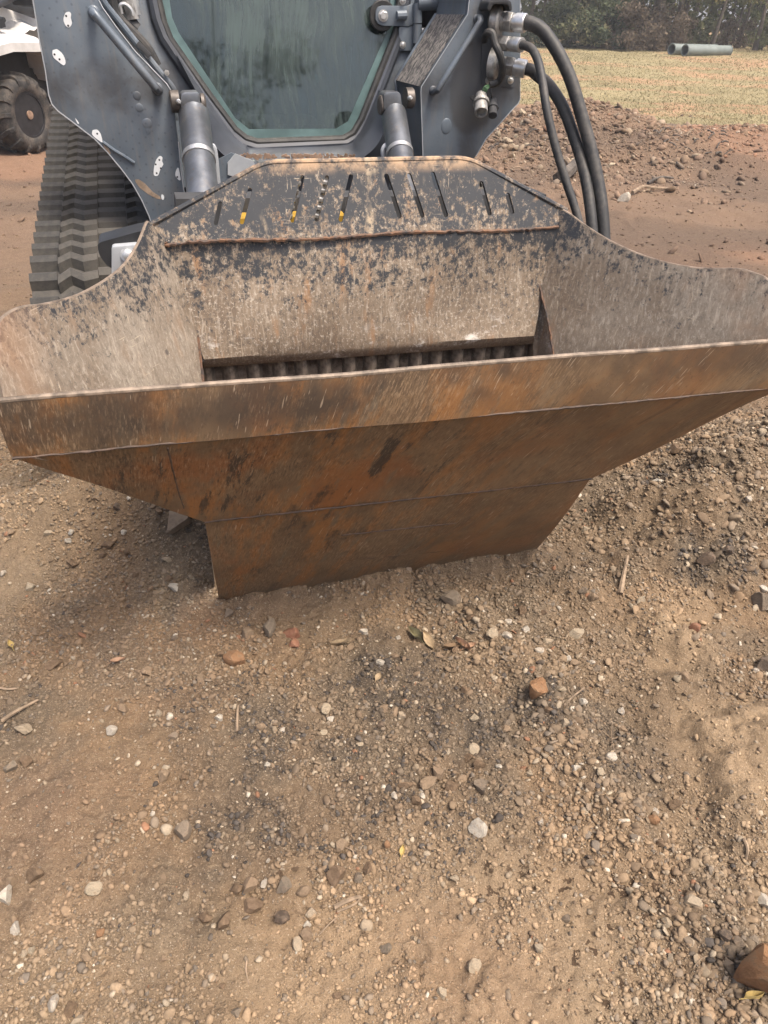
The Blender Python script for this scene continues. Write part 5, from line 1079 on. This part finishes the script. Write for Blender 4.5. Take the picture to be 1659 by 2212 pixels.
BIG = [
 (1630, 2140, 116, 100, 'o', 'big brown boulder at the lower right corner, largest stone on the dirt'),
 (510, 1432, 52, 42, 'o', 'orange-brown wedge stone on the dirt below the bucket\'s left bottom corner'),
 (390, 1148, 62, 56, 'g', 'large grey rock tucked under the left taper of the bucket'),
 (1154, 1523, 48, 46, 'o', 'orange-brown lump at the upper end of the dark gravel ridge'),
 (630, 1374, 40, 34, 'r', 'reddish clay lump just below the bucket, upper of two touching'),
 (633, 1401, 32, 26, 'r', 'reddish clay lump just below the bucket, lower of two touching'),
 (534, 1379, 30, 26, 't', 'flat tan stone between the bucket corner and the orange-brown wedge'),
 (582, 1366, 28, 46, 'g', 'long grey-brown stone standing upright in view, left of the reddish lumps'),
 (437, 1474, 30, 22, 't', 'tan block stone just down-left of the orange-brown wedge'),
 (317, 1466, 28, 32, 't', 'tan four-sided stone alone on the left dirt, level with the tan block'),
 (120, 1448, 38, 20, 'b', 'thin flat brown stone far left, under two round lumps'),
 (244, 1590, 27, 25, 'w', 'brightest white egg-shaped stone on the left dirt'),
 (474, 1557, 20, 18, 'w', 'small bright white stone beside a short upright twig'),
 (346, 1551, 24, 20, 'p', 'pale round stone up-right of the bright white egg-shaped one'),
 (273, 1525, 22, 18, 't', 'tan stone touching an oblong one, upper of the pair on the left dirt'),
 (270, 1541, 28, 18, 't', 'oblong tan stone touching a smaller one above it on the left dirt'),
 (57, 1584, 40, 28, 'p', 'pale slab stone under the slanting stick at the left edge'),
 (31, 1664, 32, 34, 'g', 'grey lump, left one of two neighbours at the left edge'),
 (58, 1656, 32, 22, 'b', 'reddish brown lump, right one of two neighbours at the left edge'),
 (71, 1283, 26, 22, 'p', 'pale cream round stone at upper left of the dirt'),
 (12, 1252, 16, 18, 'w', 'pale white stone close to the left picture edge below the wing'),
 (159, 1168, 16, 16, 'w', 'small white stone below the left wing, upper of two'),
 (155, 1188, 20, 13, 'w', 'small white stone below the left wing, lower of two'),
 (211, 1092, 19, 16, 't', 'round tan stone close under the left taper of the bucket'),
 (256, 1111, 23, 20, 'd', 'dark round lump close under the left taper of the bucket'),
 (237, 1193, 36, 20, 'b', 'flat brown stone in the shade left of the bucket leg'),
 (160, 1230, 34, 18, 'b', 'flat brown slab on open dirt left of the bucket'),
 (225, 1212, 22, 16, 'b', 'rounded brown stone just below the flat one in the shade'),
 (270, 1164, 15, 14, 'w', 'small pale round pebble left of the large grey rock'),
 (385, 1296, 36, 22, 'w', 'blue-white stone shard left of the bucket\'s bottom corner'),
 (497, 1333, 25, 22, 'g', 'grey stone directly under the bucket\'s bottom left corner'),
 (785, 1371, 24, 19, 'w', 'pale white stone below the middle of the bucket edge'),
 (692, 1472, 22, 20, 't', 'tan round stone alone above the dark gravel patch'),
 (704, 1545, 22, 26, 'p', 'pale stone in the gravel, upper of two close together'),
 (716, 1563, 20, 18, 'w', 'white stone in the gravel, lower of two close together'),
 (564, 1575, 24, 22, 't', 'tan angular stone right of the short upright twig'),
 (970, 1318, 46, 32, 'g', 'grey clinker-like lump near the bucket\'s bottom right half'),
 (1098, 1354, 22, 16, 'w', 'white stone below the right end of the bucket edge'),
 (1136, 1369, 25, 19, 'w', 'white stone on the dirt, right of the one below the bucket end'),
 (1058, 1397, 30, 22, 'p', 'pale block stone beside the dry leaves, left of two'),
 (1091, 1396, 25, 20, 'w', 'whitish stone beside the dry leaves, right of two'),
 (1165, 1418, 28, 17, 'w', 'white oblong stone left of three clustered pale stones'),
 (1225, 1430, 26, 17, 'w', 'white stone on top of a cluster of three pale stones'),
 (1238, 1444, 22, 16, 't', 'tan stone at the right of a cluster of three pale stones'),
 (1214, 1449, 17, 13, 'p', 'small pale stone at the left foot of a cluster of three'),
 (1245, 1376, 40, 24, 'p', 'grey-white slab above the cluster of three pale stones'),
 (1380, 1313, 30, 24, 'p', 'pale smooth oblong stone right of a narrow upright one, below the wood chip'),
 (1362, 1321, 11, 26, 'p', 'narrow upright pale stone between two others below the wood chip'),
 (1337, 1331, 20, 26, 't', 'tan stone at the left of three below the wood chip'),
 (1254, 1535, 22, 19, 'w', 'white triangular stone right of the forked twig'),
 (1213, 1593, 20, 24, 'p', 'pale cream stone in the gravel ridge below the orange-brown lump'),
 (1313, 1661, 32, 24, 'w', 'pale angular stone half way down the gravel ridge'),
 (1287, 1694, 22, 18, 'p', 'cream rounded stone on the ridge just below the pale angular one'),
 (1409, 1765, 36, 17, 'w', 'pale brick-shaped stone lying across the lower gravel ridge'),
 (1364, 1772, 24, 30, 'g', 'grey pear-shaped stone left of the pale brick-shaped one'),
 (1404, 1790, 28, 24, 'o', 'light orange block below the pale brick-shaped stone'),
 (1452, 1752, 34, 24, 'b', 'brown wedge right of the pale brick-shaped stone'),
 (1491, 1757, 19, 20, 't', 'round tan stone right of the brown wedge by the ridge'),
 (1222, 1800, 27, 18, 't', 'tan brick-like stone left of the lower gravel ridge'),
 (1167, 1784, 17, 18, 'w', 'pale round stone above the tan brick-like one'),
 (1455, 1494, 20, 24, 'p', 'left of two pale leaning stones on the right mound'),
 (1470, 1490, 18, 30, 't', 'right of two pale leaning stones on the right mound'),
 (1490, 1390, 28, 24, 'r', 'reddish stone high on the right between tan mounds'),
 (1645, 1320, 52, 42, 'g', 'large rounded grey-brown stone at the right edge, mid height'),
 (1639, 1288, 27, 20, 'w', 'speckled pale stone above the large rounded one at the right edge'),
 (1652, 1445, 46, 60, 'd', 'dark rough rock cut by the right picture edge'),
 (1626, 1459, 16, 16, 'w', 'little white stone beside the dark rough rock at the right edge'),
 (1342, 1534, 18, 19, 'w', 'small whitish stone in the rut between the right mounds'),
 (1021, 1629, 26, 26, 'p', 'pale faceted stone topping a cluster in the dark gravel'),
 (1029, 1668, 35, 25, 'b', 'large brown stone at the foot of a cluster in the dark gravel'),
 (1010, 1649, 22, 21, 'b', 'brown stone squeezed between the pale faceted and large brown ones'),
 (945, 1685, 26, 32, 't', 'tan slanted slab left of the cluster in the dark gravel'),
 (976, 1716, 30, 32, 'b', 'brown cube-like stone in the middle gravel'),
 (1038, 1717, 36, 36, 'g', 'grey stone with a white broken face, right of the brown cube-like one'),
 (874, 1719, 36, 22, 'b', 'brown dome-shaped stone left of the wide flat slab in the gravel'),
 (923, 1711, 48, 26, 't', 'wide flat dusty slab in the middle of the gravel'),
 (910, 1736, 16, 17, 'w', 'small bluish white pebble under the wide flat slab'),
 (851, 1739, 13, 21, 'w', 'narrow pale chip left of the brown block in the gravel'),
 (861, 1760, 18, 24, 't', 'brown upright block below the narrow pale chip'),
 (894, 1750, 32, 26, 'b', 'lumpy brown clod right of the brown upright block'),
 (1030, 1797, 40, 48, 'w', 'long pointed white stone shard lying right of the gravel'),
 (823, 1580, 20, 18, 'd', 'dark brown stone at the centre of the dark gravel'),
 (1023, 1563, 24, 18, 'p', 'light stone near the upper edge of the dark gravel, right side'),
 (397, 1806, 38, 40, 'g', 'flat grey polygonal stone on the smooth dirt at lower left'),
 (357, 1686, 27, 24, 't', 'tan dusty stone above the flat grey polygonal one'),
 (82, 1898, 44, 34, 'b', 'brown flat-topped block at lower left'),
 (27, 1912, 27, 24, 't', 'brown pointed stone above a grey-white one at the left edge'),
 (16, 1945, 40, 42, 'w', 'grey-white angular rock cut by the left picture edge'),
 (206, 1929, 38, 29, 'p', 'pale cream angular rock on the lower left dirt'),
 (38, 2008, 24, 36, 'w', 'upright white stone at lower left'),
 (219, 2022, 18, 22, 'o', 'small orange rounded stone at lower left'),
 (540, 1918, 34, 44, 't', 'tan knobbly stone standing above a brown lump, lower left of centre'),
 (514, 1928, 30, 32, 'b', 'brown stone tucked left of the tan knobbly one'),
 (545, 1966, 50, 38, 'b', 'large brown lump below the tan knobbly stone'),
 (487, 2002, 38, 40, 'b', 'brown dusty dome left below the large brown lump'),
 (445, 1990, 42, 28, 'b', 'crusty brown clod left of the brown dusty dome'),
 (573, 1914, 17, 26, 'w', 'thin white shard right of the tan knobbly stone'),
 (122, 2177, 28, 40, 'w', 'pinkish white pointed stone at the bottom left'),
 (153, 2188, 28, 36, 'b', 'brown stone right of the pinkish white pointed one'),
 (176, 2206, 44, 22, 'p', 'cream stone cut by the bottom picture edge'),
 (73, 2056, 22, 20, 'p', 'pale yellowish stone at lower left, right of a small block'),
 (55, 2068, 17, 20, 'p', 'small pale block left of the pale yellowish stone'),
 (191, 2072, 24, 24, 't', 'tan stone on the lower left dirt, below the orange one'),
 (355, 1908, 18, 24, 't', 'tan upright pebble above the smooth lower dirt'),
 (406, 1944, 16, 20, 'p', 'pale oval pebble near the tan upright one'),
 (615, 1926, 32, 38, 'g', 'grey stone with a white patch, lower centre'),
 (655, 1932, 34, 26, 't', 'flat tan stone right of the grey one with a white patch'),
 (728, 1899, 44, 44, 'b', 'big buried brown stone with a white spot, lower centre'),
 (794, 1881, 22, 26, 'b', 'brown cube stone right of the big buried brown one, next to a grey twin'),
 (772, 1898, 22, 26, 'g', 'grey stone between the big buried brown one and the brown cube'),
 (737, 1834, 28, 28, 't', 'tan wedge above the big buried brown stone'),
 (672, 1974, 30, 25, 'p', 'pale faceted stone at the left end of the splintered wood'),
 (664, 1996, 21, 16, 'w', 'bright white pebble under the pale faceted stone'),
 (663, 2018, 27, 32, 't', 'light brown stone below the bright white pebble'),
 (642, 2041, 22, 32, 'p', 'pale grooved oval stone below the light brown one'),
 (608, 1990, 38, 34, 'd', 'dark grey crumbly clod left of the bright white pebble'),
 (834, 2052, 28, 25, 'g', 'grey-tan angular stone alone on the smooth lower dirt'),
 (954, 2152, 22, 26, 'p', 'tan drop-shaped stone alone near the bottom edge'),
 (1023, 2094, 30, 34, 'p', 'yellowish stone sunk level with the smooth dirt'),
 (836, 1831, 18, 18, 'o', 'small round reddish brown stone left of the yellow leaf'),
 (1481, 1977, 38, 38, 'p', 'light tan block at the edge of the ridge, lower right'),
 (1646, 1955, 30, 40, 'w', 'white oblong stone at the right edge, lower part'),
 (1603, 1955, 28, 34, 't', 'tan rounded stone left of the white oblong one'),
 (1557, 1968, 30, 20, 't', 'oval tan stone right of the light tan block'),
 (1550, 2050, 26, 30, 'd', 'dark oval stone above the big brown boulder'),
 (1573, 2063, 24, 32, 'g', 'slanted grey stone right of the dark oval one'),
 (1608, 2058, 22, 22, 'g', 'round grey stone just above the big brown boulder'),
 (1160, 2061, 24, 21, 'p', 'pale lemon stone alone on the smooth lower right dirt'),
 (1440, 2083, 20, 22, 'p', 'speckled pale round stone right of the pale lemon one'),
 (1345, 443, 30, 25, 'w', 'white rock on the open dirt just beyond the hoses'),
 (1440, 958, 34, 44, 'b', 'long upright clod on the spoil heap at right'),
 (1457, 985, 24, 44, 'b', 'tall pale clod on the spoil heap, right of a bigger one'),
 (1420, 1052, 26, 20, 'w', 'white chip among dark stones at the foot of the spoil heap'),
 (1222, 1072, 22, 12, 'w', 'white oval stone just past the right taper of the bucket'),
 (1398, 1068, 18, 20, 'w', 'pale chip left of the dark stones at the spoil heap'),
 (1610, 1098, 16, 20, 'w', 'white chip on the tan slope at the right'),
 (1510, 1240, 44, 34, 'd', 'charcoal rough block on the right slope'),
 (1560, 1228, 36, 26, 'd', 'charcoal lump right of the rough block on the right slope'),
]
for b in BIG:
    o = stone(*b[:5], b[5]);
    if b[0] == 1630: o.scale.z *= 1.25; o.location.z += .02
placed = np.array([at_h(b[0], b[1])[:2] for b in BIG])
# stones on the rubble pile and the rest of the larger ones lying about: alike, so they share a label
rc = np.random.default_rng(91); n_r = 0
for (cx, cy, sx_, sy_, n_, lo_, hi_) in [(1085, 300, 28, 30, 16, 9, 20), (1150, 315, 45, 26, 12, 8, 16), (1325, 362, 26, 18, 10, 10, 20), (1240, 322, 22, 16, 6, 8, 15), (1430, 300, 40, 10, 6, 8, 14)]:
    for k in range(n_):
        w = rc.uniform(lo_, hi_); stone(cx + rc.normal(0, sx_), cy + rc.normal(0, sy_), w, w * rc.uniform(.6, .95), rc.choice(list('ttbbpp')), 'broken rock chunk in the rubble heaps behind the loader hoses', 'rock chunks in the rubble heaps', name='rock_chunk', cat='rock chunk', flat=.9); n_r += 1
LAB = {'t': 'small tan stone among the loose gravel on the dirt', 'b': 'small brown stone among the loose gravel on the dirt', 'g': 'small grey stone among the loose gravel on the dirt', 'p': 'small pale stone among the loose gravel on the dirt', 'd': 'small charcoal black stone among the loose gravel on the dirt', 'w': 'small white stone chip among the loose gravel on the dirt'}
import re as _re
HEAD = [_re.split(r" (?:on|at|in|under|beside|below|above|right|left|just|near|half|high|directly|touching|alone|tucked|to|far|cut|lying|with|squeezed|topping|standing|close|directly|between|tucked|sunk|across|among|by|as|up-right|down-left|level|of|against|past)\b|,", b[5])[0] for b in BIG]
MARK = [(b[0], b[1], h) for b, h in zip(BIG, HEAD) if HEAD.count(h) == 1 and len(h.split()) >= 3]
USED = set()
def near_label(col, u, v):                          # say which one by the nearest marked stone and the side it lies on
    word = LAB[col].split()[1]
    for (mx, my, h) in sorted(MARK, key=lambda m: (m[0] - u) ** 2 + (m[1] - v) ** 2)[:5]:
        du, dv = u - mx, v - my; side = ('right of' if du > 0 else 'left of') if abs(du) > abs(dv) else ('below' if dv > 0 else 'above')
        d = math.hypot(du, dv); how = 'close' if d < 70 else ('a little way' if d < 160 else 'some distance')
        t = f"small {word} stone {how} {side} the {h}"
        if t not in USED and len(t.split()) <= 16: USED.add(t); return t
    return LAB[col]
rg, x, y, den, rib_, heap_ = field(9000, 8); k = rg.random(len(x)) < (.25 * den + .6 * rib_ + .5 * heap_); x, y = x[k], y[k]; n_l = 0
for i in range(len(x)):
    if nst >= 296: break
    if np.min(np.hypot(placed[:, 0] - x[i], placed[:, 1] - y[i])) < .05: continue
    p = np.array([x[i], y[i], hz(x[i], y[i])]); c = proj = None; zc = (p - CPOS) @ FWD; u = (p - CPOS) @ RT / zc * 1534 + 829.5; v = 1106 - (p - CPOS) @ UP / zc * 1534
    if not (5 < u < 1655 and 1060 < v < 2205) or (450 < u < 1180 and v < 1320): continue
    w = rc.uniform(15, 26); col = rc.choice(list('ttttbbbgggppdw')); stone(0, 0, w, w * rc.uniform(.6, .95), col, near_label(col, u, v), 'small loose stones scattered over the dirt, ' + dict(t='tan', b='brown', g='grey', p='pale', d='charcoal', w='white')[col], pos=p); n_l += 1

# dry leaves
LM = {k: m_plain('dry_leaf_' + k, c, .8, 0, .25, 60) for k, c in dict(yellow=(.38, .28, .10), olive=(.20, .18, .10), brown=(.15, .095, .05), pink=(.28, .17, .105), tan=(.27, .20, .12)).items()}
def leaf(px, py, L, W, ang, curl, m, label):
    p = at_h(px, py); zc = (p - CPOS) @ FWD; k = zc / 1534; L *= k; W *= k; mb = MB(); rows = []
    for i in range(9):
        t = i / 8; w = W * .5 * math.sin(math.pi * min(1, t * .97 + .03)) ** .8 * (1 - .35 * t); rows.append([((t - .5) * L, w * q, .004 + curl * L * (.5 * q * q + .35 * (t - .4) ** 2) * 1.0) for q in (-1, -.5, 0, .5, 1)])
    mb.loft(rows); mb.tube([(-.5 * L - .22 * L, 0, .003), (-.5 * L, 0, .004), (.4 * L, 0, .0052)], .0007, 5)
    me = mesh_from('dry_leaf', mb, LM[m], angle=80); o = bpy.data.objects.new('dry_leaf', me); COL.objects.link(o); o.location = p + np.array([0, 0, .004]); o.rotation_euler = (rgS.normal(0, .15), rgS.normal(0, .15), ang); tag(o, label, 'leaf', 'dry leaves on the dirt')
leaf(900, 1383, 44, 22, 2.2, .7, 'olive', 'rolled olive green leaf on the dirt below the bucket'); leaf(924, 1392, 50, 26, 2.0, .35, 'tan', 'folded tan brown leaf right beside the rolled olive one'); leaf(978, 1412, 40, 20, .1, .4, 'brown', 'dark brown curled leaf touching a pinkish one')
leaf(998, 1408, 40, 16, 2.4, .6, 'pink', 'pinkish tan curled leaf at the right of the leaf group'); leaf(1012, 1412, 30, 14, .5, .5, 'pink', 'small pinkish leaf bit at the far right of the leaf group'); leaf(738, 1397, 44, 12, .2, .5, 'tan', 'narrow tan leaf bit below the middle of the bucket'); leaf(867, 1846, 26, 14, 1.4, .5, 'yellow', 'bright yellow leaf on the gravel at lower centre')
leaf(30, 1412, 30, 14, 2.3, .4, 'yellow', 'pale yellow leaf near the left picture edge'); leaf(816, 1471, 22, 16, 1.1, .4, 'tan', 'small tan leaf above the dark gravel patch'); leaf(1180, 1940, 1, 1, 0, 0, 'tan', 'tiny leaf crumb') if False else None
leaf(258, 1446, 30, 16, .5, .4, 'pink', 'reddish crumpled leaf left of the tan block stone'); leaf(1608, 2181, 44, 14, .1, .8, 'yellow', 'pale yellow rolled leaf under the big brown boulder'); leaf(330, 1290, 14, 8, 1, .4, 'pink', 'tiny orange leaf bit left of the blue-white shard')
# sticks, chips and twigs
def stick(P, r0, r1, label, m='wood', name='stick', flat=None, branch=()):
    Q = [at_h(*q) + np.array([0, 0, h]) for (*q, h) in P]; zc = (Q[0] - CPOS) @ FWD; k = zc / 1534; b = Q[0]; mb = MB(); S_ = smooth_path([q - b for q in Q], 4); mb.tube(S_, list(np.linspace(r0 * k, r1 * k, len(S_))), 6)
    for br in branch:
        B = [at_h(*q) + np.array([0, 0, h]) - b for (*q, h) in br]; s2 = smooth_path(B, 3); mb.tube(s2, list(np.linspace(r1 * k * 1.1, r1 * k * .5, len(s2))), 5)
    me = mesh_from(name, mb, M[m], angle=50); o = bpy.data.objects.new(name, me); COL.objects.link(o); o.location = b
    if flat: pass
    tag(o, label, 'stick' if name != 'plank' else 'plank', 'sticks and wood bits on the dirt'); return o
stick([(1338, 1290, .008), (1342, 1262, .012), (1347, 1232, .010)], 6.5, 3.5, 'pale splintered wood chip standing out of the dirt right of the bucket', name='wood_chip')
stick([(722, 1966, .008), (750, 1952, .010), (778, 1938, .008)], 5.5, 4, 'splintered piece of wood lying at lower centre', name='wood_chip'); stick([(728, 1972, .006), (765, 1956, .007), (782, 1936, .006)], 3, 2.2, 'thin splinter lying along the splintered piece of wood', name='wood_chip')
stick([(8, 1566, .010), (40, 1552, .016), (88, 1526, .012)], 5, 3, 'stick slanting over the stones at the left edge'); stick([(513, 1588, .004), (514, 1560, .008), (516, 1537, .006)], 3.4, 2.6, 'short upright twig right of a small white stone')
stick([(1212, 1548, .005), (1232, 1524, .010), (1258, 1500, .006)], 3.2, 1.8, 'forked twig above the gravel ridge', branch=[[(1232, 1524, .01), (1222, 1506, .006)], [(1216, 1545, .006), (1222, 1552, .003)]])
stick([(1318, 1645, .004), (1320, 1600, .012), (1322, 1560, .006)], 1.8, 1.2, 'thin branching twig lying across the gravel ridge', branch=[[(1320, 1600, .012), (1342, 1592, .006)], [(1319, 1622, .01), (1296, 1604, .006)], [(1320, 1590, .01), (1300, 1578, .006)]])
stick([(690, 2017, .003), (712, 1995, .006), (736, 1974, .004)], 1.8, 1.2, 'thin straight twig below the splintered wood'); stick([(746, 1836, .004), (762, 1848, .006), (766, 1864, .003)], 1.6, 1.1, 'thin curved twig at a tan wedge stone'); stick([(0, 1496, .006), (20, 1500, .006), (42, 1502, .004)], 3, 2, 'short twig at the left picture edge')
stick([(534, 2080, .003), (532, 2100, .006), (538, 2128, .003)], 2.2, 1.2, 'pale straw bent on the smooth dirt at the bottom'); stick([(1490, 2104, .003), (1502, 2090, .005), (1516, 2084, .003)], 1.4, 1.0, 'fine curved root on the lower right dirt')
stick([(1592, 1838, .005), (1600, 1858, .008), (1602, 1872, .005)], 4.2, 3.0, 'short white stick in the rut at lower right')
stick([(1364, 429, .03), (1384, 421, .05), (1410, 420, .05), (1445, 416, .02)], 4.2, 2.2, 'long pale root on the bare dirt beyond the hoses'); stick([(1398, 405, .03), (1420, 400, .05), (1452, 392, .03)], 3.4, 2.2, 'dark stick above the long pale root', 'bark')
stick([(1606, 281, .02), (1616, 276, .05), (1632, 271, .04)], 4.5, 3.8, 'pale broken plank end on the brush ridge at right', name='plank'); stick([(1205, 393, .05), (1228, 382, .10), (1246, 368, .08)], 15, 11, 'dark rotten log end in the rubble just above the bucket rim', 'bark', name='log')
stick([(1210, 348, .05), (1222, 362, .08), (1240, 376, .05)], 7, 5, 'brown broken branch in the rubble between the hoses', 'wood', name='log')
rb = random.Random(12)
for k in range(40):
    cx, cy, sx_, sy_ = rb.choice([(1095, 300, 45, 28), (1160, 320, 60, 24), (1480, 305, 40, 10), (1560, 300, 25, 12), (1520, 330, 30, 12), (1440, 290, 40, 8)]); px_, py_ = cx + rb.gauss(0, sx_), cy + rb.gauss(0, sy_); L = rb.uniform(10, 26); a = rb.uniform(-1.2, 1.2)
    stick([(px_, py_, .03), (px_ + L * .5 * math.cos(a), py_ - L * .3 * math.sin(a), .05), (px_ + L * math.cos(a), py_ - L * .6 * math.sin(a), .04)], rb.uniform(1.2, 2.4), 1.0, 'broken grey-brown stick in the brush and rubble heaps behind the hoses', rb.choice(['wood', 'bark', 'bark']), name='broken_stick')['group'] = 'broken sticks in the brush heaps'

# ------------------------------------------------------------------ thin volume, added to veil the far trees like lens glare
mb = MB(); mb.box((0, 180, 6.5), (620, 560, 19)); hzo = bpy.data.objects.new('haze', mesh_from('haze', mb, None, smooth=False)); COL.objects.link(hzo); hzo['kind'] = 'stuff'
hm = bpy.data.materials.new('haze'); hm.use_nodes = True; hn = hm.node_tree; hn.nodes.remove(hn.nodes['Principled BSDF']); pv = hn.nodes.new('ShaderNodeVolumePrincipled'); pv.inputs['Density'].default_value = .0015; pv.inputs['Color'].default_value = (.92, .95, 1, 1); hn.links.new(pv.outputs[0], hn.nodes['Material Output'].inputs['Volume']); hzo.data.materials.append(hm)
